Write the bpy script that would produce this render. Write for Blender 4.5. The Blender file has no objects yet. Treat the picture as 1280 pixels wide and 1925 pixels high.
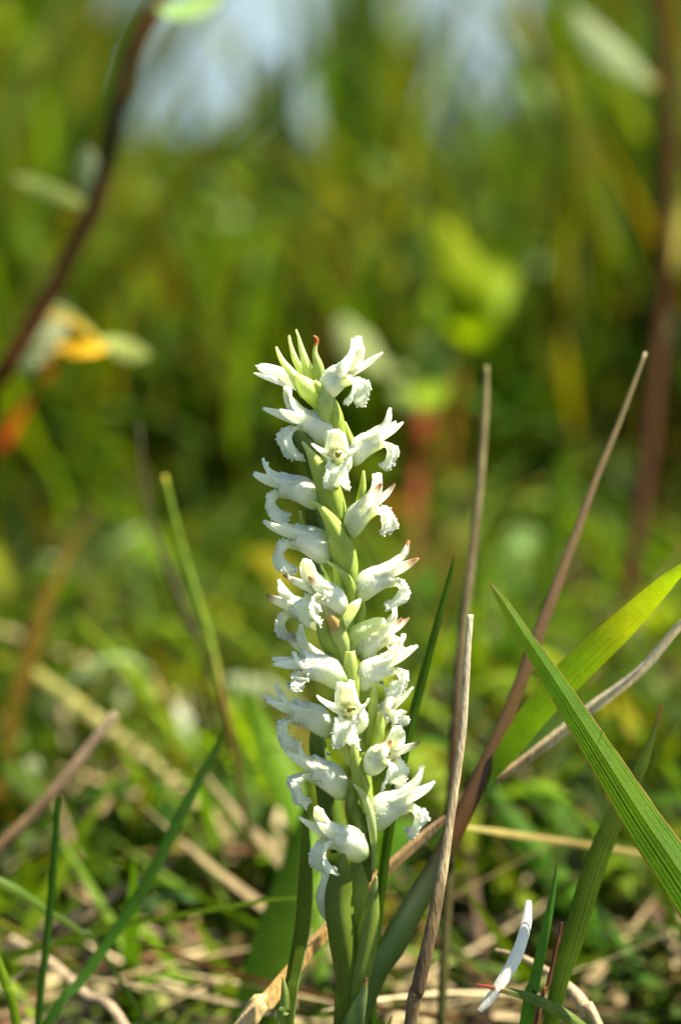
import bpy, bmesh, math, random
import numpy as np
from mathutils import Vector, Matrix, noise

random.seed(7)
rng = np.random.default_rng(11)
SC = bpy.context.scene
COL = SC.collection

# ------------------------------------------------------------------ camera
PITCH = math.radians(10.5)
CAM_H = 0.200
FOCAL = 105.0
K = (36.0 / FOCAL) / 1925.0            # metres per photo pixel per metre of depth
CAM = Vector((0, 0, CAM_H))
FWD = Vector((0, math.cos(PITCH), -math.sin(PITCH)))
UPV = Vector((0, math.sin(PITCH), math.cos(PITCH)))
RGT = Vector((1, 0, 0))
cam_d = bpy.data.cameras.new('camera')
cam_d.sensor_fit = 'VERTICAL'
cam_d.sensor_height = 36.0
cam_d.sensor_width = 24.0
cam_d.lens = FOCAL
cam_d.clip_start = 0.01
cam_d.clip_end = 3000
cam_d.dof.use_dof = True
cam_d.dof.focus_distance = 0.448
cam_d.dof.aperture_fstop = 10.8
cam_o = bpy.data.objects.new('camera', cam_d)
COL.objects.link(cam_o)
cam_o.location = CAM
cam_o.rotation_euler = (math.radians(90) - PITCH, 0, 0)
SC.camera = cam_o

# ------------------------------------------------------------------ sky, sun, exposure
SUN_EL = math.radians(58)
SUN_AZ = math.radians(88)              # clockwise from the view direction: high on the right, a little behind the orchid
w = bpy.data.worlds.new('World')
SC.world = w
w.use_nodes = True
nt = w.node_tree
bg = nt.nodes['Background']
sky = nt.nodes.new('ShaderNodeTexSky')
sky.sky_type = 'NISHITA'
sky.sun_disc = False
sky.sun_elevation = SUN_EL
sky.sun_rotation = SUN_AZ
sky.air_density = 1.0
sky.dust_density = 0.6
sky.ozone_density = 1.5
nt.links.new(sky.outputs[0], bg.inputs[0])
bg.inputs[1].default_value = 0.062
sd = bpy.data.lights.new('sun', 'SUN')
sd.energy = 5.0
sd.angle = math.radians(0.5)
sd.color = (1.0, 0.93, 0.80)
so = bpy.data.objects.new('sun', sd)
COL.objects.link(so)
sun_dir = Vector((math.sin(SUN_AZ) * math.cos(SUN_EL), math.cos(SUN_AZ) * math.cos(SUN_EL), math.sin(SUN_EL)))
so.rotation_euler = sun_dir.to_track_quat('Z', 'Y').to_euler()
so.location = (2, 1, 4)
vs = SC.view_settings
vs.view_transform = 'Standard'
vs.look = 'None'
vs.exposure = 2.02
vs.gamma = 1.0
vs.use_curve_mapping = False
SC.cycles.max_bounces = 8
SC.cycles.transmission_bounces = 6
SC.cycles.use_denoising = True

# ------------------------------------------------------------------ helpers
def P(x, y, d):
    """the point that stands d metres in front of the camera at photo pixel x, y"""
    return CAM + FWD * d + RGT * ((x - 640) * K * d) + UPV * ((962.5 - y) * K * d)

def tag(o, label=None, cat=None, group=None, kind=None):
    if label: o['label'] = label
    if cat: o['category'] = cat
    if group: o['group'] = group
    if kind: o['kind'] = kind
    return o

def empty(name, loc, label, cat, group=None):
    o = bpy.data.objects.new(name, None)
    COL.objects.link(o)
    o.location = loc
    o.empty_display_size = 0.005
    return tag(o, label, cat, group)

class MB:
    """collects vertices, faces and a pigment colour per vertex; becomes ONE mesh object"""
    def __init__(s):
        s.v = []; s.f = []; s.c = []
    def grid(s, rows, cols, close=False):
        b = len(s.v)
        nv = len(rows[0])
        for r, cr in zip(rows, cols):
            s.v.extend(r); s.c.extend(cr)
        for i in range(len(rows) - 1):
            for j in range(nv - (0 if close else 1)):
                a = b + i * nv + j
                a2 = b + i * nv + (j + 1) % nv
                s.f.append((a, a2, a2 + nv, a + nv))
    def ball(s, p, r, col, sq=1.0):
        b = len(s.v)
        for q in ICO_V:
            s.v.append(Vector((p[0] + q[0] * r, p[1] + q[1] * r, p[2] + q[2] * r * sq))); s.c.append(col)
        for f in ICO_F:
            s.f.append(tuple(b + i for i in f))
    def build(s, name, mat, parent=None, origin=None, smooth=True, solid=0.0, ploc=None):
        me = bpy.data.meshes.new(name)
        o_ = Vector(origin) if origin is not None else Vector((0, 0, 0))
        me.from_pydata([tuple(Vector(p) - o_) for p in s.v], [], s.f)
        ca = me.color_attributes.new('Col', 'FLOAT_COLOR', 'POINT')
        buf = np.ones((len(s.v), 4), dtype=np.float32)
        buf[:, :3] = np.array(s.c, dtype=np.float32)[:, :3]
        ca.data.foreach_set('color', buf.ravel())
        if smooth: me.polygons.foreach_set('use_smooth', [True] * len(me.polygons))
        me.materials.append(mat)
        ob = bpy.data.objects.new(name, me)
        COL.objects.link(ob)
        if parent is not None:
            ob.parent = parent
        ob.location = o_
        if solid:
            m = ob.modifiers.new('thickness', 'SOLIDIFY')
            m.thickness = solid; m.offset = 0
        return ob

_bm = bmesh.new()
bmesh.ops.create_icosphere(_bm, subdivisions=1, radius=1)
ICO_V = [tuple(v.co) for v in _bm.verts]
_bm.verts.index_update()
ICO_F = [tuple(v.index for v in f.verts) for f in _bm.faces]
_bm.free()

def crom(pts, n):
    """Catmull-Rom through tuples of floats"""
    P_ = [pts[0]] + list(pts) + [pts[-1]]
    segs = len(pts) - 1
    out = []
    for i in range(n + 1):
        t = i / n * segs
        k = min(int(t), segs - 1)
        u = t - k
        a, b, c, d = P_[k], P_[k + 1], P_[k + 2], P_[k + 3]
        out.append(tuple(0.5 * (2 * b[j] + (c[j] - a[j]) * u + (2 * a[j] - 5 * b[j] + 4 * c[j] - d[j]) * u * u
                                + (3 * b[j] - a[j] - 3 * c[j] + d[j]) * u ** 3) for j in range(len(b))))
    return out

def lerp3(a, b, t):
    return tuple(a[i] + (b[i] - a[i]) * t for i in range(3))

def ramp(stops, t):
    if t <= stops[0][0]: return stops[0][1]
    for (t0, c0), (t1, c1) in zip(stops, stops[1:]):
        if t <= t1:
            return lerp3(c0, c1, (t - t0) / max(1e-6, t1 - t0))
    return stops[-1][1]

def ground_z(x, y):
    near = max(0.0, 1 - max(0.0, y - 1.5) / 3)
    return (noise.noise(Vector((x * 14, y * 14, 0.3))) * 0.006 + noise.noise(Vector((x * 40, y * 40, 4))) * 0.003) * near - 0.002 - 0.45 * min(1.0, max(0.0, (y - 3.35 - 0.25 * math.sin(x * 2.1)) / 1.2)) * (1.0 if y < 240 else 0.0)

def to_world(pts, ground=True):
    """(x, y, depth, width px) -> (world xyz, width m); goes on to the ground from the last point"""
    out = []
    for q in pts:
        p = P(q[0], q[1], q[2])
        out.append((p.x, p.y, p.z, q[3] * K * q[2], q[4] if len(q) > 4 else 0.0))
    if ground:
        a, b = out[-2], out[-1]
        if b[2] > 0.0:
            dx, dy, dz = b[0] - a[0], b[1] - a[1], b[2] - a[2]
            L = math.sqrt(dx * dx + dy * dy + dz * dz)
            dx /= L; dy /= L; dz = min(dz / L, -0.55)
            t = (b[2] + 0.004) / -dz
            out.append((b[0] + dx * t * .6, b[1] + dy * t * .6, -0.004, b[3] * 0.8, b[4]))
    return out

TOCAM = -FWD
def ribbon(mb, pts, cols, cup=0.25, ribs=0, ribamp=0.02, nu=28, nv=9, edge=None, fold=False, roll=0.0,
           tipend=True, hint=None, world=None, vein=0.0, jag=0.0, ground=True, edgew=0.12):
    """a leaf blade along pts; cols = [(t, rgb)] from first point to last"""
    W = world if world is not None else to_world(pts, ground)
    path = crom(W, nu)
    rows, crs = [], []
    rj = [random.uniform(0.2, 1.5) for _ in range(nv)]
    n0 = (hint if hint is not None else (TOCAM * 0.8 + Vector((0, 0, 0.55)))).normalized()
    for i, q in enumerate(path):
        c = Vector(q[:3])
        a = Vector(path[max(0, i - 1)][:3]); b = Vector(path[min(nu, i + 1)][:3])
        T = (b - a).normalized()
        S = T.cross(n0)
        if S.length < 1e-4: S = T.cross(Vector((1, 0, 0)))
        S.normalize()
        N = S.cross(T).normalized()
        ang = math.radians(roll + q[4])
        S2 = S * math.cos(ang) + N * math.sin(ang)
        N2 = N * math.cos(ang) - S * math.sin(ang)
        hw = max(q[3], 0.00008) * 0.5
        t = i / nu
        base = ramp(cols, t)
        r, cr = [], []
        for j in range(nv):
            v = -1 + 2 * j / (nv - 1)
            if fold:
                off = -abs(v) * cup
            else:
                off = -(v * v) * cup
            rib = math.cos(v * math.pi * ribs) * rj[int(j * ribs / nv)] if ribs else 0.0
            off += rib * ribamp
            jj = 1.0
            if jag and abs(v) > 0.99:
                jj = 1 + random.uniform(-jag, jag)
            r.append(c + S2 * (hw * v * jj) + N2 * (hw * off))
            col = base
            if vein and ribs: col = tuple(x * (1 + vein * rib) for x in col)
            if edge is not None and abs(v) > 1 - edgew: col = edge if not callable(edge) else edge(t, v, col)
            cr.append(col)
        rows.append(r); crs.append(cr)
    mb.grid(rows, crs)
    return W

def tube(mb, W, cols, nu=30, ns=10, squash=1.0, bumps=0.0):
    path = crom(W, nu)
    rows, crs = [], []
    ref = Vector((0.3, -1, 0.2)).normalized()
    for i, q in enumerate(path):
        a = Vector(path[max(0, i - 1)][:3]); b = Vector(path[min(nu, i + 1)][:3])
        T = (b - a).normalized()
        S = T.cross(ref).normalized(); N = S.cross(T)
        rr = q[3] * 0.5
        base = ramp(cols, i / nu)
        r, cr = [], []
        for j in range(ns):
            an = 2 * math.pi * j / ns
            k = rr * (1 + bumps * noise.noise(Vector((j * 0.9, i * 0.7, q[0] * 50))))
            r.append(Vector(q[:3]) + S * (math.cos(an) * k) + N * (math.sin(an) * k * squash))
            cr.append(base)
        rows.append(r); crs.append(cr)
    mb.grid(rows, crs, close=True)
    for end, s_ in ((0, 1), (-1, -1)):
        c = Vector(path[end][:3]); b = len(mb.v)
        mb.v.append(c); mb.c.append(crs[end][0])
        ring = b - ns if end == -1 else b - ns * (nu + 1)
        if end == 0:
            mb.f.extend([(b, ring + (j + 1) % ns, ring + j) for j in range(ns)])
        else:
            ring = b - 1 - ns
            mb.f.extend([(b, ring + j, ring + (j + 1) % ns) for j in range(ns)])

# ------------------------------------------------------------------ materials
def plant_mat(name, transl=0.35, rough=0.45, bump=0.15, scale=900, var=0.25, tboost=(1.5, 1.6, 0.35), spec=0.4, stretch=None, spots=0.0):
    m = bpy.data.materials.new(name)
    m.use_nodes = True
    nt = m.node_tree; n = nt.nodes; l = nt.links
    out = n['Material Output']; p = n['Principled BSDF']
    at = n.new('ShaderNodeAttribute'); at.attribute_name = 'Col'
    tc = n.new('ShaderNodeTexCoord')
    mp = n.new('ShaderNodeMapping')
    if stretch: mp.inputs['Scale'].default_value = stretch
    l.new(tc.outputs['Object'], mp.inputs['Vector'])
    nz = n.new('ShaderNodeTexNoise'); nz.inputs['Scale'].default_value = scale; nz.inputs['Detail'].default_value = 5
    l.new(mp.outputs[0], nz.inputs['Vector'])
    n2 = n.new('ShaderNodeTexNoise'); n2.inputs['Scale'].default_value = scale * 0.12; n2.inputs['Detail'].default_value = 4
    l.new(tc.outputs['Object'], n2.inputs['Vector'])
    mr = n.new('ShaderNodeMapRange'); mr.inputs['From Min'].default_value = 0.3; mr.inputs['From Max'].default_value = 0.7
    mr.inputs['To Min'].default_value = 1 - var; mr.inputs['To Max'].default_value = 1 + var
    ad = n.new('ShaderNodeMath'); ad.operation = 'ADD'
    ml = n.new('ShaderNodeMath'); ml.operation = 'MULTIPLY'; ml.inputs[1].default_value = 0.5
    l.new(nz.outputs['Fac'], ad.inputs[0]); l.new(n2.outputs['Fac'], ad.inputs[1]); l.new(ad.outputs[0], ml.inputs[0])
    l.new(ml.outputs[0], mr.inputs['Value'])
    mx = n.new('ShaderNodeVectorMath'); mx.operation = 'SCALE'
    l.new(at.outputs['Color'], mx.inputs[0]); l.new(mr.outputs[0], mx.inputs['Scale'])
    if spots:
        n3 = n.new('ShaderNodeTexNoise'); n3.inputs['Scale'].default_value = 900; n3.inputs['Detail'].default_value = 6
        n3.inputs['Roughness'].default_value = 0.7
        l.new(tc.outputs['Object'], n3.inputs['Vector'])
        m3 = n.new('ShaderNodeMapRange'); m3.inputs['From Min'].default_value = 0.63; m3.inputs['From Max'].default_value = 0.72
        m3.inputs['To Max'].default_value = spots
        l.new(n3.outputs['Fac'], m3.inputs['Value'])
        m4 = n.new('ShaderNodeMix'); m4.data_type = 'RGBA'; m4.inputs[7].default_value = (0.16, 0.10, 0.03, 1)
        l.new(m3.outputs[0], m4.inputs['Factor']); l.new(mx.outputs[0], m4.inputs[6])
        l.new(m4.outputs[2], p.inputs['Base Color'])
    else:
        l.new(mx.outputs[0], p.inputs['Base Color'])
    p.inputs['Roughness'].default_value = rough
    p.inputs['Specular IOR Level'].default_value = spec
    bp = n.new('ShaderNodeBump'); bp.inputs['Strength'].default_value = bump; bp.inputs['Distance'].default_value = 0.0003
    l.new(nz.outputs['Fac'], bp.inputs['Height']); l.new(bp.outputs[0], p.inputs['Normal'])
    if transl:
        tb = n.new('ShaderNodeVectorMath'); tb.operation = 'MULTIPLY'; tb.inputs[1].default_value = tboost
        l.new(mx.outputs[0], tb.inputs[0])
        tr = n.new('ShaderNodeBsdfTranslucent'); l.new(tb.outputs[0], tr.inputs['Color'])
        ms = n.new('ShaderNodeMixShader'); ms.inputs[0].default_value = transl
        l.new(p.outputs[0], ms.inputs[1]); l.new(tr.outputs[0], ms.inputs[2])
        l.new(ms.outputs[0], out.inputs['Surface'])
    return m

M_LEAF = plant_mat('leaf_blade', 0.5, 0.42, 0.2, 2500, 0.25, (1.5, 1.6, 0.15), spec=0.10, spots=0.6)
M_DRY = plant_mat('dry_straw', 0.22, 0.65, 0.8, 2600, 0.6, (1.2, 1.1, 0.8), 0.2, stretch=(1, 1, 0.12), spots=0.5)
M_PALE = plant_mat('bleached_leaf', 0.25, 0.6, 0.3, 2600, 0.12, (1.1, 1.05, 0.9), 0.25, stretch=(1, 1, 0.2), spots=0.35)
M_STEM = plant_mat('woody_stem', 0.0, 0.6, 0.8, 1800, 0.5, spec=0.05, stretch=(1, 1, 0.12))
M_HERB = plant_mat('herb_leaf', 0.5, 0.6, 0.2, 400, 0.3, spec=0.06)
M_FIELD = plant_mat('field_grass', 0.5, 0.55, 0.0, 30, 0.3, (1.5, 1.6, 0.3), spec=0.08)
M_ORCHID = plant_mat('orchid_green', 0.45, 0.38, 0.3, 5000, 0.2, (1.5, 1.5, 0.5), 0.4, spots=0.35)

def petal_mat():
    m = bpy.data.materials.new('orchid_petal')
    m.use_nodes = True
    nt = m.node_tree; n = nt.nodes; l = nt.links
    out = n['Material Output']; p = n['Principled BSDF']
    at = n.new('ShaderNodeAttribute'); at.attribute_name = 'Col'
    l.new(at.outputs['Color'], p.inputs['Base Color'])
    p.inputs['Roughness'].default_value = 0.36
    p.inputs['Specular IOR Level'].default_value = 0.5
    p.inputs['Subsurface Weight'].default_value = 0.35
    p.inputs['Subsurface Radius'].default_value = (1.0, 1.0, 0.75)
    p.inputs['Subsurface Scale'].default_value = 0.0009
    tc = n.new('ShaderNodeTexCoord')
    vo = n.new('ShaderNodeTexVoronoi'); vo.inputs['Scale'].default_value = 4200
    l.new(tc.outputs['Object'], vo.inputs['Vector'])
    bp = n.new('ShaderNodeBump'); bp.inputs['Strength'].default_value = 0.45; bp.inputs['Distance'].default_value = 0.00012
    bp.invert = True
    l.new(vo.outputs['Distance'], bp.inputs['Height']); l.new(bp.outputs[0], p.inputs['Normal'])
    tr = n.new('ShaderNodeBsdfTranslucent')
    tb = n.new('ShaderNodeVectorMath'); tb.operation = 'MULTIPLY'; tb.inputs[1].default_value = (1.08, 1.08, 0.92)
    l.new(at.outputs['Color'], tb.inputs[0]); l.new(tb.outputs[0], tr.inputs['Color'])
    ms = n.new('ShaderNodeMixShader'); ms.inputs[0].default_value = 0.62
    l.new(p.outputs[0], ms.inputs[1]); l.new(tr.outputs[0], ms.inputs[2])
    l.new(ms.outputs[0], out.inputs['Surface'])
    return m
M_PETAL = petal_mat()

def water_mat():
    m = bpy.data.materials.new('dew_water')
    m.use_nodes = True
    p = m.node_tree.nodes['Principled BSDF']
    p.inputs['Transmission Weight'].default_value = 1.0
    p.inputs['Roughness'].default_value = 0.02
    p.inputs['IOR'].default_value = 1.33
    return m
M_WATER = water_mat()

def ground_mat():
    m = bpy.data.materials.new('meadow_soil')
    m.use_nodes = True
    nt = m.node_tree; n = nt.nodes; l = nt.links
    p = n['Principled BSDF']; p.inputs['Roughness'].default_value = 0.9
    tc = n.new('ShaderNodeTexCoord')
    nz = n.new('ShaderNodeTexNoise'); nz.inputs['Scale'].default_value = 60; nz.inputs['Detail'].default_value = 8
    l.new(tc.outputs['Object'], nz.inputs['Vector'])
    cr = n.new('ShaderNodeValToRGB')
    e = cr.color_ramp.elements
    e[0].position = 0.32; e[0].color = (0.018, 0.014, 0.007, 1)
    e[1].position = 0.72; e[1].color = (0.045, 0.032, 0.014, 1)
    k = e.new(0.5); k.color = (0.035, 0.045, 0.012, 1)
    l.new(nz.outputs['Fac'], cr.inputs[0])
    n2 = n.new('ShaderNodeTexNoise'); n2.inputs['Scale'].default_value = 1.3; n2.inputs['Detail'].default_value = 6
    l.new(tc.outputs['Object'], n2.inputs['Vector'])
    c2 = n.new('ShaderNodeValToRGB')
    e = c2.color_ramp.elements
    e[0].position = 0.3; e[0].color = (0.03, 0.055, 0.008, 1)
    e[1].position = 0.7; e[1].color = (0.10, 0.13, 0.02, 1)
    l.new(n2.outputs['Fac'], c2.inputs[0])
    # grass green takes over from bare soil with distance from the trodden spot
    sp = n.new('ShaderNodeSeparateXYZ'); l.new(tc.outputs['Object'], sp.inputs[0])
    mr = n.new('ShaderNodeMapRange'); mr.inputs['From Min'].default_value = 1.5; mr.inputs['From Max'].default_value = 5
    l.new(sp.outputs['Y'], mr.inputs['Value'])
    mx = n.new('ShaderNodeMix'); mx.data_type = 'RGBA'
    l.new(mr.outputs[0], mx.inputs['Factor']); l.new(cr.outputs[0], mx.inputs[6]); l.new(c2.outputs[0], mx.inputs[7])
    l.new(mx.outputs[2], p.inputs['Base Color'])
    bp = n.new('ShaderNodeBump'); bp.inputs['Distance'].default_value = 0.004
    l.new(nz.outputs['Fac'], bp.inputs['Height']); l.new(bp.outputs[0], p.inputs['Normal'])
    return m

# ------------------------------------------------------------------ the setting: ground, hills
def make_ground():
    def axis(n, near, far):
        a = [near * (i / (n * 0.6)) for i in range(int(n * 0.6))]
        s = near; k = (far / near) ** (1 / (n * 0.4))
        while s < far * 1.01:
            a.append(s); s *= k
        return a
    pos = axis(90, 1.2, 1500)
    xs = [-q for q in pos[:0:-1]] + pos
    ys = [-q for q in pos[:0:-1]] + pos
    mb = MB()
    rows = [[Vector((x, y + 0.6, ground_z(x, y + 0.6))) for x in xs] for y in ys]
    mb.grid(rows, [[(0.1, 0.1, 0.1)] * len(xs) for _ in ys])
    mb.f = [tuple(reversed(f)) for f in mb.f] if False else mb.f
    tag(mb.build('ground', ground_mat()), kind='structure')
make_ground()

def make_lake():
    m = bpy.data.materials.new('lake_water')
    m.use_nodes = True
    nt = m.node_tree; n = nt.nodes; l = nt.links
    p = n['Principled BSDF']
    p.inputs['Base Color'].default_value = (0.02, 0.05, 0.075, 1)
    p.inputs['Roughness'].default_value = 0.12
    p.inputs['IOR'].default_value = 1.33
    tc = n.new('ShaderNodeTexCoord')
    nz = n.new('ShaderNodeTexNoise'); nz.inputs['Scale'].default_value = 6; nz.inputs['Detail'].default_value = 4
    l.new(tc.outputs['Object'], nz.inputs['Vector'])
    bp = n.new('ShaderNodeBump'); bp.inputs['Strength'].default_value = 1.0; bp.inputs['Distance'].default_value = 0.06
    l.new(nz.outputs['Fac'], bp.inputs['Height']); l.new(bp.outputs[0], p.inputs['Normal'])
    mb = MB()
    xs = [-300, -60, -15, -5, -2, 0, 2, 5, 15, 60, 300]; ys = [3.0, 4, 6, 10, 30, 100, 245]
    mb.grid([[Vector((x, y, -0.03)) for x in xs] for y in ys], [[(0, 0, 0)] * len(xs) for _ in ys])
    tag(mb.build('lake', m), kind='structure')
make_lake()

def make_hills():
    m = plant_mat('hill_forest', 0, 0.9, 0, 0.02, 0.3)
    mb = MB()
    rows, cr = [], []
    n = 160
    for k, (h, dist) in enumerate(((0, 620), (0.6, 700), (1.0, 800), (0.7, 1000), (0, 1200))):
        r = []
        for i in range(n + 1):
            a = math.radians(-75 + 150 * i / n)
            hh = (9 + 7 * noise.noise(Vector((i * 0.05, 3, 1))) + 3.0 * noise.noise(Vector((i * 0.35, 7, k)))) * h
            r.append(Vector((math.sin(a) * dist, math.cos(a) * dist, hh - 0.5)))
        rows.append(r); cr.append([(0.035, 0.06, 0.04)] * (n + 1))
    mb.grid(rows, cr)
    tag(mb.build('hills', m), kind='structure')
make_hills()

# ------------------------------------------------------------------ meadow grass and litter (nobody could count these)
def bulk(name, base, az, length, lean, bend, width, col, mat, segs=5, tipcol=None, flat=0.0, kindlabel=None):
    """many tapering blades in one mesh; base (n,3), the rest (n,)"""
    n = len(az)
    t = np.linspace(0, 1, segs + 1)[None, :]
    # polar angle grows from lean to lean+bend along the blade
    th = lean[:, None] + bend[:, None] * t
    ds = (length / segs)[:, None]
    hx = np.concatenate([np.zeros((n, 1)), np.cumsum(np.sin(th[:, :-1]) * ds, 1)], 1)
    hz = np.concatenate([np.zeros((n, 1)), np.cumsum(np.cos(th[:, :-1]) * ds, 1)], 1)
    cx = base[:, 0:1] + hx * np.sin(az)[:, None]
    cy = base[:, 1:2] + hx * np.cos(az)[:, None]
    cz = np.maximum(base[:, 2:3] + hz, 0.001)
    wv = (width[:, None] * 0.5) * (np.clip(1 - t ** 2.2, 0.04, 1)) * np.clip(0.55 + t * 2, 0, 1)
    fa = rng.uniform(0, math.pi, n)                       # which way the flat side faces
    sx = np.cos(fa)[:, None] * wv; sy = np.sin(fa)[:, None] * wv
    V = np.zeros((n, segs + 1, 2, 3))
    V[:, :, 0, 0] = cx - sx; V[:, :, 0, 1] = cy - sy; V[:, :, 0, 2] = cz
    V[:, :, 1, 0] = cx + sx; V[:, :, 1, 1] = cy + sy; V[:, :, 1, 2] = cz
    idx = np.arange(n * (segs + 1) * 2).reshape(n, segs + 1, 2)
    F = np.stack([idx[:, :-1, 0], idx[:, :-1, 1], idx[:, 1:, 1], idx[:, 1:, 0]], -1).reshape(-1, 4)
    C = np.ones((n, segs + 1, 2, 4), dtype=np.float32)
    tt = t[:, :, None, None]
    c0 = col[:, None, None, :]
    c1 = (tipcol if tipcol is not None else col)[:, None, None, :]
    C[..., :3] = c0 * (1 - tt ** 2) + c1 * tt ** 2
    me = bpy.data.meshes.new(name)
    me.vertices.add(V.size // 3); me.vertices.foreach_set('co', V.astype(np.float32).ravel())
    me.loops.add(F.size); me.loops.foreach_set('vertex_index', F.astype(np.int32).ravel())
    me.polygons.add(len(F)); me.polygons.foreach_set('loop_start', np.arange(0, F.size, 4, dtype=np.int32))
    me.polygons.foreach_set('loop_total', np.full(len(F), 4, dtype=np.int32))
    me.update(calc_edges=True)
    me.polygons.foreach_set('use_smooth', np.ones(len(F), dtype=bool))
    ca = me.color_attributes.new('Col', 'FLOAT_COLOR', 'POINT')
    ca.data.foreach_set('color', C.ravel())
    me.materials.append(mat)
    ob = bpy.data.objects.new(name, me); COL.objects.link(ob)
    return ob

PAL = np.array([(0.68, 0.80, 0.42)]) * np.array([(0.032, 0.058, 0.003), (0.062, 0.088, 0.003), (0.105, 0.13, 0.004), (0.075, 0.11, 0.02),
                (0.13, 0.10, 0.012), (0.12, 0.065, 0.012), (0.018, 0.036, 0.004)])
def pick(n, prob):
    c = PAL[rng.choice(len(PAL), n, p=prob)]
    return np.clip(c * rng.uniform(0.75, 1.3, (n, 1)) * rng.uniform(0.93, 1.07, (n, 3)), 0.003, 1)

SIL_X = [-900, -200, 0, 120, 160, 370, 380, 470, 485, 540, 545, 655, 670, 715, 725, 945, 980, 1020, 1080, 1280, 1500, 2200]
SIL_Y = [-60, -200, -260, -200, 400, 400, 330, 320, 200, 200, 380, 380, -200, -180, 290, 290, 220, 60, -80, -250, -150, 0]
def zlimit(px, d):
    """how tall the vegetation grows in each direction (clumps and gaps of the meadow)"""
    y = np.interp(px, SIL_X, SIL_Y)
    ang = (962.5 - y) * K
    # height of the ray at depth d
    return CAM_H + d * (-math.sin(PITCH) + ang * math.cos(PITCH))

def field(name, n, d0, d1, h0, h1, wid, prob, lean=0.22, bendr=0.9, spread=1.7, power=1.0, mat=M_FIELD, capped=True):
    d = d0 + (d1 - d0) * rng.random(n) ** power
    px = 640 + (rng.random(n) * 2 - 1) * 640 * spread
    x = (px - 640) * K * d
    y = d
    # clumping
    h = h0 + (h1 - h0) * rng.random(n) ** 1.2
    if capped:
        lim = np.maximum(zlimit(px, d) * rng.uniform(0.75, 1.03, n), 0.02)
        tall = rng.random(n)
        h = np.minimum(h * (0.7 + 0.6 * tall), lim)
    az = rng.uniform(0, 2 * math.pi, n)
    base = np.stack([x, y, np.full(n, -0.003)], 1)
    col = pick(n, prob)
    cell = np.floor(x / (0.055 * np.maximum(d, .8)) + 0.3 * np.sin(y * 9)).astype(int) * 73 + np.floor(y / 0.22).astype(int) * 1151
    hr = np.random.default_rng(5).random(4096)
    col = col * (np.where(d < 1.7, 0.75, 0.4) + 1.25 * hr[cell % 4096] ** 1.6)[:, None]  # random clump tones, deepened to imitate shade among plants and lifted nearer
    tip = col * rng.uniform(0.9, 1.5, (n, 1))
    lean_ = np.abs(rng.normal(0, lean, n)); bend_ = rng.uniform(0.0, bendr, n)
    w_ = wid * rng.uniform(0.5, 1.4, n)
    length = h / np.clip(np.cos(lean_ + bend_ * 0.5), 0.35, 1)
    if capped: length = np.where(np.cos(lean_ + bend_ * .5) < .6, h * 1.3, length)
    o = bulk(name, base, az, length, lean_, bend_, w_, col, mat, tipcol=tip)
    tag(o, kind='stuff')
    return o

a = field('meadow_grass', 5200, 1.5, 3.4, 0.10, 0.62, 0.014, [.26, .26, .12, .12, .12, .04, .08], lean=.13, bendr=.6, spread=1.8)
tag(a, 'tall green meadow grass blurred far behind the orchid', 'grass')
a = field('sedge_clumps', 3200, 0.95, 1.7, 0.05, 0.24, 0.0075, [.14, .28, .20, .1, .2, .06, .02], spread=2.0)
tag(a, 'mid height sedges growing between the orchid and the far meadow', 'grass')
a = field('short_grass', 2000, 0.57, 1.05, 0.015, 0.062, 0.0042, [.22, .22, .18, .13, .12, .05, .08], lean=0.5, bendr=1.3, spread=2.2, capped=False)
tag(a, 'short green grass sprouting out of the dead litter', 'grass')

a = field('leaning_green_blades', 1700, 0.52, 1.0, 0.022, 0.055, 0.0044, [.14, .26, .28, .18, .10, .0, .04], lean=1.0, bendr=0.5, spread=2.2, capped=False)
tag(a, 'bright green blades leaning every way over the dead litter', 'grass')

def surround(name, n, x0, x1, y0, y1, h0, h1, wid, label, keep):
    x = rng.uniform(x0, x1, n); y = rng.uniform(y0, y1, n)
    m = keep(x, y); x = x[m]; y = y[m]; n = len(x)
    h = rng.uniform(h0, h1, n)
    col = pick(n, [.2, .28, .18, .1, .14, .04, .06])
    o = bulk(name, np.stack([x, y, np.full(n, -0.004)], 1), rng.uniform(0, 6.28, n), h, np.abs(rng.normal(0, .3, n)), rng.uniform(0, 1.0, n), wid * rng.uniform(.5, 1.4, n), col, M_FIELD, segs=4)
    tag(o, label, 'grass', kind='stuff')
HALF = 640 * K
surround('meadow_grass', 16000, -3.2, 3.2, 0.9, 3.5, .12, .5, .012, 'tall meadow grass beyond both sides of the view', lambda x, y: np.abs(x) > HALF * y * 1.7)
surround('short_grass', 9000, -1.3, 1.3, 0.0, 1.1, .015, .05, .004, 'short turf round the camera and beyond both sides of the view',
         lambda x, y: (np.abs(x) > HALF * y * 2.1) | (y < 0.45))

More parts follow.
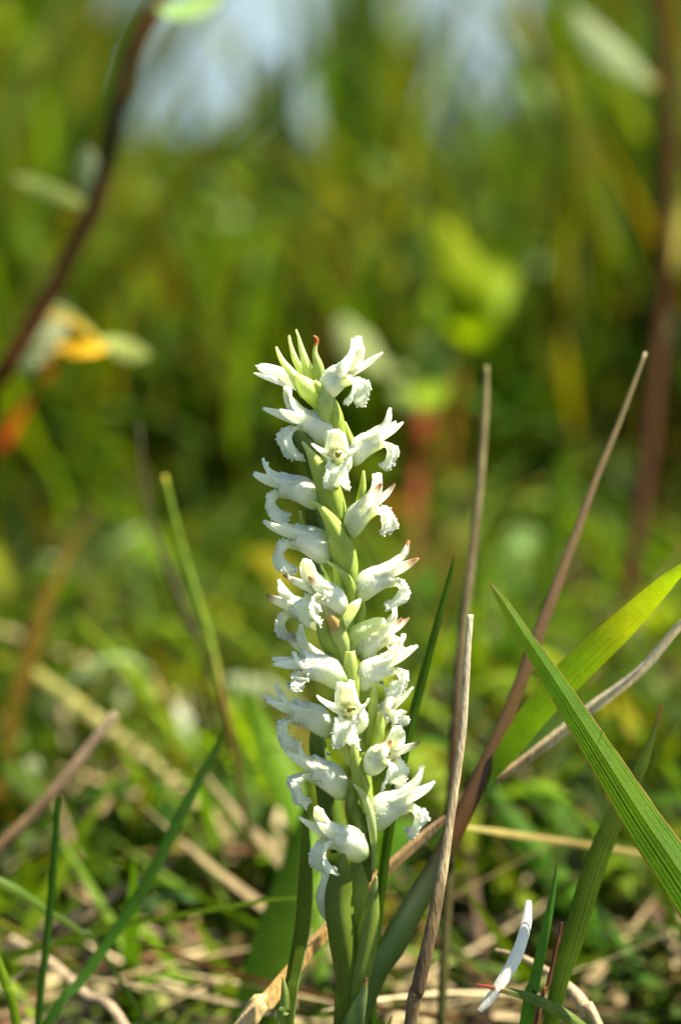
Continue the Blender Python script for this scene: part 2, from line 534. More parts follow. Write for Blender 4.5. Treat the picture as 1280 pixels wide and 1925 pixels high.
def litter(name, n, d0, d1, label, palette, wid, ln):
    d = d0 + (d1 - d0) * rng.random(n) ** 1.2
    px = 640 + (rng.random(n) * 2 - 1) * 640 * 2.2
    x = (px - 640) * K * d
    base = np.stack([x, d, rng.uniform(0.0, 0.014, n)], 1)
    pal = np.array(palette)
    col = pal[rng.integers(0, len(pal), n)] * rng.uniform(0.6, 1.3, (n, 1))
    o = bulk(name, base, rng.uniform(0, 2 * math.pi, n), ln * rng.uniform(0.5, 1.5, n), rng.uniform(1.1, 1.6, n),
             rng.uniform(-0.5, 0.5, n), wid * rng.uniform(0.5, 1.6, n), col, M_DRY)
    tag(o, label, 'litter', kind='stuff')
litter('dead_grass_litter', 2400, 0.50, 1.5, 'dead straw and leaf litter covering the ground',
       [(0.26, 0.19, 0.08), (0.40, 0.32, 0.17), (0.34, 0.26, 0.13), (0.07, 0.04, 0.018), (0.12, 0.06, 0.025), (0.06, 0.09, 0.005), (0.11, 0.15, 0.008), (0.03, 0.055, 0.004), (0.015, 0.01, 0.004)], 0.0034, 0.06)

# ------------------------------------------------------------------ colours (real pigments, linear)
G_MID = (0.045, 0.10, 0.004); G_DK = (0.016, 0.038, 0.003); G_LT = (0.13, 0.20, 0.008); G_YL = (0.19, 0.24, 0.006)
G_BL = (0.045, 0.11, 0.03); TAN = (0.42, 0.32, 0.17); TAN2 = (0.50, 0.42, 0.27); BRN = (0.10, 0.045, 0.018); RED = (0.20, 0.035, 0.012)
GRY = (0.20, 0.17, 0.12); PALE = (0.15, 0.19, 0.05); WHT = (0.30, 0.31, 0.2); ORG = (0.65, 0.30, 0.015); PNK = (0.24, 0.15, 0.10)
DBR = (0.055, 0.025, 0.014)

def blade(name, label, cat, pts, cols, mat=None, group=None, **kw):
    mb = MB()
    W = ribbon(mb, pts, cols, **kw)
    o = mb.build(name, mat or M_LEAF, origin=W[-1][:3])
    return tag(o, label, cat, group)

def stalk(name, label, cat, pts, cols, mat=None, group=None, ground=True, **kw):
    mb = MB()
    W = to_world(pts, ground)
    tube(mb, W, cols, **kw)
    o = mb.build(name, mat or M_STEM, origin=W[-1][:3])
    return tag(o, label, cat, group)

# ------------------------------------------------------------------ grass plant with broad leaves at the right
def red_edge(t, v, col):
    return lerp3(col, (0.22, 0.07, 0.02), 0.75) if v < 0 else lerp3(col, (0.2, 0.18, 0.02), .3)

def right_plant():
    stem = [(1213, 662, .485, 7), (1165, 790, .484, 11), (1120, 900, .483, 14), (1080, 1010, .482, 18), (1022, 1165, .480, 24),
            (960, 1330, .478, 28), (910, 1445, .476, 34), (868, 1535, .474, 38), (815, 1640, .472, 42), (740, 1770, .468, 54), (675, 1900, .466, 50)]
    W = to_world(stem)
    root = empty('grass_plant', W[-1][:3], 'reddish brown grass shoot with broad ribbed leaf, leaning right behind the orchid', 'grass')
    mb = MB()
    tube(mb, W, [(0, (0.26, 0.21, 0.09)), (.25, (0.22, 0.14, 0.06)), (.45, (0.13, 0.075, 0.022)), (.58, (0.07, 0.032, 0.007)), (.66, (0.085, .034, 0.005)),
                 (.71, (0.025, 0.03, 0.005)), (.8, G_DK), (1, G_DK)], nu=70, ns=12, squash=0.55, bumps=0.08)
    o = mb.build('culm', M_ORCHID, origin=None, parent=None)
    _re(o, root)
    mb = MB()
    ribbon(mb, [(1460, 960, .43, 3), (1370, 1010, .445, 12), (1285, 1066, .455, 24), (1240, 1105, .46, 38), (1165, 1178, .466, 54), (1080, 1258, .470, 60), (1005, 1340, .473, 54),
                (955, 1410, .475, 42), (918, 1460, .476, 26)],
           [(0, (0.25, 0.25, 0.03)), (.3, (0.20, 0.27, 0.012)), (.5, (0.22, 0.24, 0.012)), (.6, (0.16, 0.25, 0.012)), (1, (0.10, 0.20, 0.012))], cup=0.1, ribs=11, ribamp=0.03, vein=0.13, nu=60, nv=67,
           edge=lambda t, v, c: lerp3(c, (0.25, 0.05, 0.02), 0.7) if v > 0 else c, edgew=0.05, roll=12, ground=False)
    o = mb.build('leaf', M_LEAF); _re(o, root); o['label'] = 'bright yellow green ribbed leaf'
    mb = MB()
    ribbon(mb, [(1480, 1020, .45, 6), (1370, 1100, .46, 12), (1285, 1165, .466, 16), (1205, 1255, .470, 20), (1110, 1328, .474, 24), (1000, 1415, .476, 22), (930, 1465, .477, 16)],
           [(0, TAN2), (.35, TAN2), (.5, (0.55, 0.46, 0.3)), (.8, TAN), (1, (0.25, 0.13, 0.06))], cup=0.7, fold=True, nu=50, nv=9, ground=False)
    o = mb.build('dead_leaf', M_DRY); _re(o, root); o['label'] = 'dry folded tan leaf'

def _re(o, root):
    o.parent = root
    o.location = Vector(o.location) - Vector(root.location)
right_plant()

# ------------------------------------------------------------------ single blades and stalks near the focus
blade('grass_shoot', 'broad dark green blade with a red tip crossing over the bright leaf at right', 'grass blade',
      [(921, 1097, .452, 3), (945, 1130, .452, 20), (985, 1192, .451, 30), (1040, 1275, .450, 43), (1130, 1415, .448, 62), (1210, 1540, .446, 77), (1285, 1650, .444, 88),
       (1400, 1830, .44, 96), (1500, 2020, .438, 80)],
      [(0, (0.25, 0.06, 0.03)), (.03, (0.12, 0.12, 0.03)), (.1, (0.075, 0.125, 0.001)), (.35, (0.052, 0.12, 0.001)), (.5, (0.066, 0.13, 0.001)), (.6, (0.05, 0.115, 0.001)), (1, (0.062, 0.13, 0.001))],
      cup=0.30, ribs=11, ribamp=0.014, vein=0.12, jag=0.025, nu=90, nv=61, fold=True, edge=lambda t, v, c: lerp3(c, (0.28, 0.10, 0.03), .7), edgew=0.045, roll=4)
blade('grass_shoot', 'thin upright green blade with a brown tip, just right of the orchid spike', 'grass blade',
      [(854, 1045, .462, 3), (845, 1085, .462, 10), (822, 1170, .462, 14), (778, 1335, .463, 18), (757, 1425, .463, 20), (735, 1530, .464, 20), (712, 1700, .466, 20), (700, 1880, .468, 18)],
      [(0, (0.2, 0.07, 0.03)), (.04, (0.05, 0.10, 0.006)), (1, (0.035, 0.08, 0.004))], cup=0.5, fold=True, nu=40, nv=9)
blade('grass_shoot', 'dull green speckled blade with a dark red tip standing at the lower right', 'grass blade',
      [(1243, 1324, .470, 3), (1225, 1385, .469, 12), (1200, 1450, .468, 24), (1150, 1545, .467, 38), (1110, 1650, .466, 42), (1075, 1770, .465, 40), (1035, 1920, .464, 30)],
      [(0, (0.22, 0.04, 0.02)), (.07, (0.09, 0.06, 0.03)), (.12, (0.06, 0.09, 0.012)), (.5, (0.058, 0.09, 0.008)), (1, (0.05, 0.10, 0.006))], cup=0.35, ribs=5, ribamp=.03, vein=.08, nu=44, nv=31)
blade('grass_shoot', 'short bright green blade with a fine brown tip rising beside the white straw', 'grass blade',
      [(1047, 1619, .452, 2), (1040, 1670, .452, 11), (1025, 1750, .452, 17), (1003, 1850, .452, 22), (988, 1925, .452, 24)],
      [(0, (0.2, 0.07, 0.02)), (.06, (0.06, 0.14, 0.02)), (1, (0.06, 0.16, 0.015))], cup=0.5, fold=True, nu=30, nv=9)
blade('grass_shoot', 'curving blade with a red tip low at the bottom right', 'grass blade',
      [(895, 1850, .450, 3), (935, 1858, .450, 12), (1000, 1875, .45, 20), (1060, 1905, .451, 24), (1110, 1945, .452, 24), (1150, 1990, .455, 20)],
      [(0, (0.25, 0.03, 0.02)), (.12, (0.2, 0.05, 0.03)), (.25, (0.12, 0.16, 0.04)), (1, (0.12, 0.18, 0.03))], cup=0.4, fold=True, nu=30, nv=9)
blade('dead_grass_piece', 'bleached white curved scrap of dead leaf lying in the grass at the bottom right', 'dead leaf',
      [(993, 1692, .455, 12), (988, 1740, .453, 20), (970, 1795, .451, 24), (940, 1848, .450, 22), (918, 1878, .45, 19), (900, 1900, .45, 11)],
      [(0, (0.62, 0.58, 0.44)), (.3, (0.80, 0.76, 0.62)), (.7, (0.78, 0.73, 0.58)), (.9, (0.7, .65, .5)), (1, (0.45, 0.4, 0.3))], mat=M_PALE, cup=0.6, ribs=4, ribamp=.03, vein=.05, jag=.05, nu=44, nv=25, ground=False)
stalk('dead_stalk', 'thin dark brown stalk beside the short bright green blade at the bottom', 'stalk',
      [(1056, 1733, .458, 3), (1045, 1780, .458, 7), (1030, 1850, .458, 9), (1008, 1925, .458, 9)], [(0, DBR), (1, BRN)])
blade('dead_grass_piece', 'curled tan scrap of dead grass at the very bottom right', 'dead leaf',
      [(930, 1785, .475, 8), (985, 1800, .473, 13), (1050, 1838, .470, 18), (1085, 1870, .468, 24), (1105, 1900, .467, 26), (1130, 1935, .466, 16)],
      [(0, (0.2, 0.15, 0.08)), (.5, (0.4, 0.3, 0.17)), (1, TAN)], mat=M_DRY, cup=0.6, nu=30, nv=9)
# pale straw in front of the shoot, dark below
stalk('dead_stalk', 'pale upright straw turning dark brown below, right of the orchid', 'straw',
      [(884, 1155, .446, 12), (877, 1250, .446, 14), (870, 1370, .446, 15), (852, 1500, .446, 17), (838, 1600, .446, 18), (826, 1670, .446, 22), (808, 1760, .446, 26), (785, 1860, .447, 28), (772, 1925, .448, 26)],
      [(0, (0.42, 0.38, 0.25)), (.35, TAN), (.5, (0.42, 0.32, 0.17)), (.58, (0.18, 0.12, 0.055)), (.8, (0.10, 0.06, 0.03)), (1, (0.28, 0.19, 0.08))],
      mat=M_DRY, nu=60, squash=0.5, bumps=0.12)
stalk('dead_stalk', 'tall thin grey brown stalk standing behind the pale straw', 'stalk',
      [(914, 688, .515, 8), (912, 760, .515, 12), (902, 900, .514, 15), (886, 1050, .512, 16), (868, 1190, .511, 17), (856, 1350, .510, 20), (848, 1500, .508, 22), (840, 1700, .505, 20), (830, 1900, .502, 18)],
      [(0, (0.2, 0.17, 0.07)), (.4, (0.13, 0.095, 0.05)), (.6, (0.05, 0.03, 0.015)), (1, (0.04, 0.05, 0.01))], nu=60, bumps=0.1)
blade('grass_shoot', 'orange tan dry blade slanting up to the right behind the orchid base', 'dry blade',
      [(838, 1535, .468, 14), (800, 1565, .468, 20), (755, 1605, .468, 23), (705, 1650, .468, 24), (640, 1715, .468, 26), (570, 1795, .467, 28), (500, 1880, .465, 34), (455, 1930, .463, 38)],
      [(0, (0.15, 0.08, 0.04)), (.12, (0.32, 0.2, 0.1)), (.4, (0.46, 0.27, 0.09)), (.7, (0.55, 0.33, 0.1)), (1, (0.5, 0.4, 0.2))], mat=M_DRY, cup=0.8, fold=True, nu=40, nv=9)
# left side
stalk('dead_stalk', 'blunt pinkish brown stalk end leaning in from the left edge', 'stalk',
      [(217, 1342, .53, 18), (190, 1378, .53, 21), (130, 1455, .53, 23), (60, 1535, .53, 24), (-20, 1610, .53, 24), (-160, 1740, .53, 22)],
      [(0, (0.36, 0.26, 0.15)), (.4, (0.24, 0.15, 0.075)), (1, (0.1, 0.06, 0.02))], nu=40, bumps=0.08)
blade('grass_shoot', 'long narrow dark green blade curving up from the bottom left', 'grass blade',
      [(420, 1372, .50, 6), (398, 1420, .50, 13), (340, 1530, .498, 22), (285, 1640, .496, 23), (220, 1745, .494, 22), (150, 1845, .49, 20), (90, 1925, .487, 18)],
      [(0, (0.03, 0.07, 0.01)), (.5, (0.028, 0.08, 0.005)), (1, (0.03, 0.075, 0.008))], cup=0.4, fold=True, nu=40, nv=9)
blade('grass_shoot', 'short upright dark green blade near the left edge', 'grass blade',
      [(110, 1500, .485, 9), (106, 1570, .485, 14), (98, 1670, .485, 15), (86, 1790, .485, 15), (72, 1925, .485, 14)],
      [(0, (0.03, 0.08, 0.006)), (1, (0.035, 0.09, 0.006))], cup=0.4, fold=True, nu=30, nv=9)
blade('grass_shoot', 'green blade slanting down from the left edge behind the upright one', 'grass blade',
      [(-40, 1640, .49, 22), (30, 1672, .492, 20), (90, 1712, .495, 16), (150, 1750, .498, 12), (200, 1800, .5, 8)],
      [(0, (0.10, 0.16, 0.02)), (1, (0.03, 0.06, 0.01))], cup=0.3, nu=30, nv=9)
blade('grass_shoot', 'yellow green blade end in the bottom left corner', 'grass blade',
      [(-10, 1790, .475, 16), (12, 1850, .475, 18), (32, 1925, .475, 18)], [(0, G_LT), (1, G_LT)], cup=0.3, nu=20, nv=9)
stalk('dead_stalk', 'dark wiry stalk curving down at the left behind the green stem', 'stalk',
      [(262, 800, .60, 6), (270, 900, .60, 8), (290, 1000, .60, 10), (325, 1090, .598, 13), (352, 1160, .596, 14), (375, 1215, .594, 10), (400, 1320, .60, 8), (425, 1450, .61, 8), (445, 1580, .61, 8)],
      [(0, (0.07, 0.06, 0.03)), (.45, (0.035, 0.022, 0.012)), (1, (0.06, 0.03, 0.02))], nu=50)
stalk('flower_stem', 'slim green stem with a yellow tip left of the orchid', 'stem',
      [(308, 895, .555, 12), (320, 940, .555, 9), (342, 1030, .554, 11), (372, 1130, .553, 13), (398, 1215, .552, 13), (418, 1310, .55, 13), (437, 1400, .556, 12), (460, 1520, .562, 12), (482, 1650, .57, 12), (495, 1760, .575, 11)],
      [(0, (0.35, 0.28, 0.03)), (.05, (0.10, 0.16, 0.015)), (.4, (0.11, 0.16, 0.015)), (.55, (0.2, 0.09, 0.03)), (.7, (0.07, 0.06, 0.012)), (1, (0.04, 0.05, 0.01))], nu=50)
blade('grass_shoot', 'broad mid green blade just left of the orchid foot', 'grass blade',
      [(585, 1460, .53, 6), (570, 1560, .53, 30), (545, 1660, .53, 60), (522, 1760, .53, 88), (500, 1860, .53, 104), (480, 1950, .53, 108)],
      [(0, G_MID), (.5, (0.07, 0.14, 0.01)), (1, (0.09, 0.17, 0.012))], cup=0.15, nu=30, nv=9)
blade('grass_shoot', 'bright green leaning blade left of the lower orchid flowers', 'grass blade',
      [(470, 1300, .57, 10), (495, 1380, .57, 44), (525, 1450, .568, 56), (560, 1530, .565, 50), (590, 1620, .56, 40), (600, 1750, .55, 30)],
      [(0, (0.12, 0.22, 0.015)), (.6, (0.14, 0.26, 0.015)), (1, (0.06, 0.12, 0.01))], cup=0.2, nu=30, nv=9)

# ------------------------------------------------------------------ orchid
def stem_depth(y):
    return 0.4485 + max(0, y - 900) * 0.0000135
# orchid stem px path
OST = [(583, 705, 16), (590, 735, 26), (606, 790, 34), (612, 850, 40), (620, 930, 46), (632, 1010, 48), (645, 1090, 46), (648, 1170, 46), (655, 1250, 46),
       (664, 1340, 48), (676, 1430, 50), (684, 1510, 52), (682, 1590, 54), (672, 1670, 58), (662, 1760, 60), (654, 1850, 60), (648, 1925, 60)]
ost = [(x, y, stem_depth(y), w_ * .72, 0.0) for x, y, w_ in OST]
W = to_world(ost)
ORCHID = empty('orchid_plant', W[-1][:3], 'white lady\'s tresses orchid in bloom, sharp in the middle of the meadow', 'orchid')
mb = MB()
LG = (0.27, 0.36, 0.06)
tube(mb, W, [(0, (0.46, 0.54, 0.16)), (.4, (0.38, 0.46, 0.10)), (.75, (0.26, 0.34, 0.05)), (.9, (0.08, 0.14, 0.02)), (1, (0.07, 0.12, 0.02))], nu=80, ns=16, bumps=0.05)
_re(mb.build('stem', M_ORCHID), ORCHID)

def petal(mb, path, cup, cols, nu=14, nv=9, side=Vector((0, 1, 0)), jag=0.0, pap=0, flare=0.0, crumple=0.0):
    """fleshy petal in local flower space (mm): path = [(x,y,z,width)]"""
    pp = crom(path, nu)
    rows, crs = [], []
    seed = random.random() * 100
    for i, q in enumerate(pp):
        c = Vector(q[:3])
        a = Vector(pp[max(0, i - 1)][:3]); b = Vector(pp[min(nu, i + 1)][:3])
        T = (b - a).normalized()
        N = T.cross(side).normalized() * -1
        S = N.cross(T).normalized()
        if S.dot(side) < 0: S = -S
        t = i / nu
        cu = cup[0] + (cup[1] - cup[0]) * t
        hw = max(q[3], 0.05) / 2
        base = ramp(cols, t)
        r, cr = [], []
        for j in range(nv):
            v = -1 + 2 * j / (nv - 1)
            if abs(cu) > 1e-3:
                R = hw / abs(cu)
                y_ = R * math.sin(v * abs(cu)); n_ = R * (math.cos(v * abs(cu)) - 1) * (1 if cu > 0 else -1)
            else:
                y_, n_ = hw * v, 0
            ed = max(0, abs(v) - 0.55) / 0.45
            endt = max(0, t - 0.8) / 0.2
            ee = max(ed, endt)
            wob = flare * ee * math.sin(t * 17 + v * 9 + seed) + crumple * noise.noise(Vector((t * 3 + seed, v * 2, 0)))
            jg = jag * ee * random.uniform(-1, 1)
            pt = c + S * (y_ + (jg if ed > 0.5 else 0)) + N * (n_ + wob) + T * (jg if endt > .4 else 0)
            vv = 1 - 0.07 * max(0, math.cos(v * math.pi * 5)) ** 4
            r.append(pt); cr.append((base[0] * vv, base[1] * (vv * .5 + .5), base[2] * vv * vv))
            if pap and random.random() < pap * (0.15 + 1.2 * ee * ee):
                rr = random.uniform(0.022, 0.052)
                mb.papq.append((pt + N * random.uniform(-0.12, 0.12) + S * random.uniform(-.12, .12) * (1 + ee) + T * random.uniform(-.12, .12), rr))
        rows.append(r); crs.append(cr)
    mb.grid(rows, crs)

PW = (0.95, 0.955, 0.90); PG = (0.52, 0.62, 0.24); PG2 = (0.34, 0.45, 0.10); BRT = (0.40, 0.16, 0.03)
def flower(x, y, yaw, pitch=0, roll=0, s=1.0, hood=1.0, lip=1.0, brown=0, spread=1.0, sep_up=0.0, dd=0.0, tube_l=1.0, lipcurl=1.0, green=0.5, fat=1.0, label=None, open_=True, hoodup=1.0, age=0.0):
    d = stem_depth(y) + dd
    o = P(x, y, d)
    ya, pi_ = math.radians(yaw), math.radians(pitch)
    X = (RGT * math.cos(ya) * math.cos(pi_) - FWD * math.sin(ya) * math.cos(pi_) + UPV * math.sin(pi_)).normalized()
    Y = UPV.cross(X).normalized()
    Z = X.cross(Y).normalized()
    R = Matrix.Rotation(math.radians(roll), 3, X)
    Y = R @ Y; Z = R @ Z
    M = Matrix((X, Y, Z)).transposed()
    sc_ = 0.00104 * s
    def place(mb_):
        mb_.v = [o + (M @ Vector(p)) * sc_ for p in mb_.v]
    rj = lambda a=0.12: 1 + random.uniform(-a, a)
    # tube: the flower's own mesh
    mb = MB(); rows, crs = [], []
    TL = 5.0 * tube_l
    prof = [(-0.3, -1.8, 0.8 * fat), (0.5, -1.3, 1.55 * fat), (1.4, -0.75, 1.85 * fat), (2.6, -0.2, 1.72 * fat), (3.8, 0.15, 1.55), (5.0, 0.5, 1.65)]
    prof = [(a * tube_l, b, c, 0) for a, b, c in prof]
    pp = crom(prof, 18)
    sd_ = random.random() * 50
    for i, q in enumerate(pp):
        t = i / 18
        r, cr = [], []
        for j in range(20):
            an = 2 * math.pi * j / 20
            rr = q[2] * (1 + 0.05 * noise.noise(Vector((t * 4, j * .5, sd_)))) * (1 + 0.04 * math.cos(3 * an))
            yy = math.cos(an) * rr * 0.92
            zz = math.sin(an) * rr
            xx = q[0] + (zz * -0.10)
            if i == 18: xx += 0.25 * math.sin(an * 3 + sd_)
            r.append(Vector((xx, yy, q[1] + zz)))
            g = max(0, 1 - t / (0.25 + green)) * (0.55 if math.sin(an) > 0.2 else 1.0)
            cr.append(lerp3(PW, PG if t > 0.22 else PG2, min(1, g * 1.15)))
        rows.append(r); crs.append(cr)
    mb.grid(rows, crs, close=True)
    b0 = len(mb.v); mb.v.append(Vector((-0.6 * tube_l, 0, -1.8))); mb.c.append(PG2)
    mb.f.extend([(b0, (j + 1) % 20, j) for j in range(20)])
    # fine hairs on the tube
    for _ in range(110):
        i = random.randint(3, 16); an = random.uniform(-0.3, math.pi + .3)
        q = pp[i]; n = Vector((0.15, math.cos(an) * .92, math.sin(an)))
        c = Vector((q[0] - math.sin(an) * q[2] * .1, 0, q[1])) + Vector((0, n.y * q[2], n.z * q[2]))
        k = len(mb.v); tt = Vector((1, 0, 0)) * 0.016; uu = n.cross(tt).normalized() * 0.016
        h = random.uniform(0.12, 0.24)
        for p in (c + tt, c - tt * .5 + uu, c - tt * .5 - uu, c + n * h): mb.v.append(p); mb.c.append(PW)
        mb.f.extend([(k, k + 1, k + 3), (k + 1, k + 2, k + 3), (k + 2, k, k + 3)])
    place(mb)
    ob = mb.build('flower', M_PETAL, origin=o, solid=0.00022 * s)
    _re(ob, ORCHID)
    if label: ob['label'] = label
    def sub(name, mb_):
        place(mb_)
        pq = getattr(mb_, 'papq', [])
        for p, rr in pq: mb_.ball(o + (M @ p) * sc_, rr * sc_, (0.9, 0.91, 0.88))
        c = mb_.build(name, M_PETAL, origin=o, solid=0.00024 * s)
        c.parent = ob; c.location = (0, 0, 0)
        return c
    bt = [(0, PW), (0.70, PW), (0.82, lerp3(PW, BRT, 0.0 if not brown else 0.5)), (1, PW if not brown else BRT)]
    wt = [(0, lerp3(PW, PG, 0.15)), (0.3, PW), (1, PW)]
    x0 = TL
    # dorsal sepal and two petals form the hood
    H = hood; U = hoodup
    def mk(): m_ = MB(); m_.papq = []; return m_
    m1 = mk()
    petal(m1, [(x0 - 2.2, 0, 1.2, 2.4), (x0 - 0.4, 0, 2.0 * U, 3.2), (x0 + 1.2 * H, 0, 2.75 * U * rj(), 2.8), (x0 + 2.3 * H, 0, 3.6 * U * rj(), 2.0), (x0 + 2.9 * H, 0, 4.5 * U * rj(), 1.0)],
          (-1.1, -0.5), bt if brown == 2 else wt, crumple=0.15)
    sub('dorsal_sepal', m1)
    for sg in (1, -1):
        m1 = mk()
        petal(m1, [(x0 - 1.8, sg * 0.85, 1.1, 1.6), (x0 - .2, sg * 1.05, 1.4 * U, 1.9), (x0 + 1.2 * H, sg * 0.95, 2.2 * U, 1.7), (x0 + 2.2 * H, sg * 0.75, 3.4 * U * rj(), 1.4),
                   (x0 + 2.6 * H * rj(), sg * 0.85, 4.2 * U * rj(), 0.8)], (-0.6, -0.3), wt, crumple=0.2, side=Vector((0, 0.85, -0.5 * sg)).normalized())
        sub('petal', m1)
    for sg in (1, -1):
        m1 = mk()
        u_ = sep_up + random.uniform(-.3, .3)
        petal(m1, [(x0 - 3.0, sg * 1.0, 0.1, 1.2), (x0 - 1.0, sg * 1.35, 0.3, 1.7), (x0 + 0.7, sg * 1.6 * spread, 0.8 + u_ * 0.3, 1.6), (x0 + 2.4, sg * 2.2 * spread, 1.5 + u_ * .8, 1.1),
                   (x0 + 3.7 * rj(.08), sg * 2.6 * spread, 2.2 + u_ * 1.3, 0.25)], (0.5 * sg, 0.35 * sg), bt if brown else wt, side=Vector((0, 0.55 * sg, 0.85)).normalized(), crumple=0.12)
        sub('lateral_sepal', m1)
    if lip > 0:
        m1 = mk()
        L = lip * 0.93; c_ = lipcurl
        petal(m1, [(x0 - 2.4, 0, -1.2, 2.4), (x0 - .6, 0, -1.2, 2.8), (x0 + 0.7 * L, 0, -1.0, 3.0), (x0 + 1.4 * L, 0, -1.6, 3.6), (x0 + 1.4 * L, 0, -2.8 * L, 4.2), (x0 + (1.2 - .7 * c_) * L, 0, -4.1 * L, 4.6),
                   (x0 + (1.1 - 1.9 * c_) * L, 0, -4.8 * L, 3.4)], (1.1, 1.25),
              [(0, PG), (.25, (0.8, 0.82, 0.5)), (.45, PW), (.8, lerp3((0.84, 0.87, 0.80), BRT, age * .25)), (1, lerp3((0.80, 0.82, 0.74), BRT, age))], nu=26, nv=17, jag=0.16, pap=0.75, flare=0.22, crumple=0.3)
        sub('lip', m1)
        m1 = mk()   # column in the throat with the ochre anther
        petal(m1, [(x0 - 2.8, 0, 0.5, 1.0), (x0 - 1.4, 0, 0.55, 1.1), (x0 - 0.5, 0, 0.5, 0.9), (x0 - 0.2, 0, 0.2, 0.4)], (1.2, 1.0), [(0, PG), (.6, (0.5, 0.5, 0.1)), (1, (0.5, 0.27, 0.04))], nu=8, nv=7)
        sub('column', m1)
    return ob

FL = [
 dict(x=606, y=716, yaw=42, pitch=8, s=1.05, lip=.75, hood=.8, spread=1.1, green=.3, dd=-.001),
 dict(x=632, y=800, yaw=160, pitch=2, s=1.12, lip=.85, hood=.75, hoodup=1.0, fat=1.15, spread=1.25, sep_up=-.6, green=.45, roll=-6),
 dict(x=654, y=842, yaw=12, pitch=12, s=.95, lip=.8, hood=.9, green=.2, dd=.002),
 dict(x=640, y=858, yaw=96, pitch=-6, s=.98, lip=.85, hood=.75, spread=1.25, green=.1, dd=-.002, tube_l=.8),
 dict(x=600, y=916, yaw=178, pitch=-2, s=1.10, lip=.78, hood=.75, hoodup=.85, green=.3, spread=.7, lipcurl=1.3),
 dict(age=.3, x=648, y=978, yaw=28, pitch=22, s=.98, lip=.85, hood=.9, brown=1, green=.55, dd=-.001, lipcurl=.5),
 dict(x=622, y=1018, yaw=168, pitch=4, s=1.12, lip=.85, hood=.8, green=.3, fat=1.1, hoodup=.8, spread=.9),
 dict(x=666, y=1092, yaw=4, pitch=6, s=1.08, lip=.75, hood=.95, brown=2, green=.4, spread=.6, lipcurl=1.5),
 dict(age=.5, x=612, y=1150, yaw=188, pitch=2, s=1.0, lip=.85, hood=.75, brown=1, green=.1, dd=.004, spread=.9),
 dict(x=645, y=1120, yaw=138, pitch=6, s=1.05, lip=.8, hood=.85, brown=1, green=.2, dd=-.002, spread=1.0),
 dict(age=.6, x=672, y=1212, yaw=12, pitch=16, s=.92, lip=.6, hood=.9, brown=1, green=.25, dd=.003),
 dict(x=668, y=1262, yaw=8, pitch=8, s=1.05, lip=.72, hood=.85, green=.4, spread=.7, lipcurl=1.4),
 dict(x=615, y=1246, yaw=150, pitch=20, s=.8, lip=.5, hood=.9, green=.2, dd=.004),
 dict(x=644, y=1252, yaw=172, pitch=-3, s=1.15, lip=.5, hood=.4, hoodup=.5, green=.45, spread=.45, sep_up=-.8, dd=-.003, lipcurl=.4),
 dict(x=624, y=1346, yaw=170, pitch=2, s=1.12, lip=.75, hood=.85, hoodup=.8, green=.3, spread=.7, lipcurl=.8),
 dict(x=672, y=1342, yaw=104, pitch=4, s=1.05, lip=.9, hood=.85, spread=1.4, green=.25, dd=-.003),
 dict(x=696, y=1352, yaw=38, pitch=22, s=.85, lip=.5, hood=.8, green=.3, dd=.003),
 dict(x=694, y=1420, yaw=55, pitch=2, s=1.02, lip=.8, hood=.75, brown=1, green=.2, spread=1.0, dd=-.002),
 dict(x=655, y=1462, yaw=166, pitch=10, s=1.18, lip=.78, hood=.8, hoodup=.75, green=.4, spread=.7, lipcurl=.9),
 dict(x=690, y=1520, yaw=10, pitch=8, s=1.18, lip=.72, hood=.9, green=.45, spread=.8, fat=1.1),
 dict(x=684, y=1578, yaw=148, pitch=4, s=1.12, lip=.85, hood=.85, green=.35, spread=.9, fat=1.1, dd=-.002),
]
for f in FL: flower(**f)

# green bracts, buds and sheathing leaves of the orchid
def opart(name, pts, cols, w_mat=None, solid=0.0002, dd=0.0, **kw):
    mb = MB()
    pts = [(x, y, stem_depth(y) + dz, w_) for x, y, dz, w_ in pts]
    ribbon(mb, pts, cols, ground=kw.pop('ground', False), **kw)
    o = mb.build(name, w_mat or M_ORCHID, solid=solid)
    _re(o, ORCHID)
    return o
BT = [(0, (0.42, 0.20, 0.04)), (.07, (0.72, 0.74, 0.45)), (.45, (0.66, 0.70, 0.36)), (1, (0.42, 0.50, 0.10))]
BP = [(0, (0.58, 0.62, 0.28)), (.25, (0.44, 0.51, 0.12)), (1, (0.27, 0.36, 0.045))]
BD = [(0, (0.30, 0.38, 0.08)), (.3, (0.13, 0.20, 0.02)), (1, (0.09, 0.15, 0.012))]  # darker copy of the bract green, with shade put into the colour
# crown of tip bracts
opart('bract', [(543, 630, -.001, 3), (547, 650, -.001, 5), (556, 675, -.001, 11), (572, 700, 0, 18), (582, 728, 0, 20)], BT, cup=0.8, nv=9)
opart('bract', [(556, 619, -.002, 2), (561, 632, -.002, 3), (567, 655, -.002, 9), (577, 685, -.002, 17), (586, 720, -.001, 22)], BT, cup=0.8, nv=9)
opart('bract', [(589, 631, -.002, 3), (596, 638, -.002, 5), (592, 660, -.002, 7), (598, 685, -.002, 17), (600, 715, -.001, 24), (596, 740, 0, 24)], [(0, (0.3, 0.12, 0.04)), (.27, (0.42, 0.14, 0.03)), (.34, (0.45, 0.5, 0.2)), (1, (0.3, 0.4, 0.1))], cup=0.8, nv=9)
opart('bract', [(519, 652, -.003, 2), (530, 675, -.003, 9), (549, 698, -.003, 16), (565, 718, -.003, 23), (578, 745, -.002, 20)], [(0, (0.75, 0.78, 0.55)), (.5, (0.64, 0.69, 0.38)), (1, (0.44, 0.52, 0.15))], cup=0.9, nv=9)
opart('bract', [(592, 715, -.004, 3), (603, 728, -.004, 14), (620, 752, -.003, 26), (632, 785, -.003, 30), (640, 830, -.002, 26)], BP, cup=0.9, nv=9)
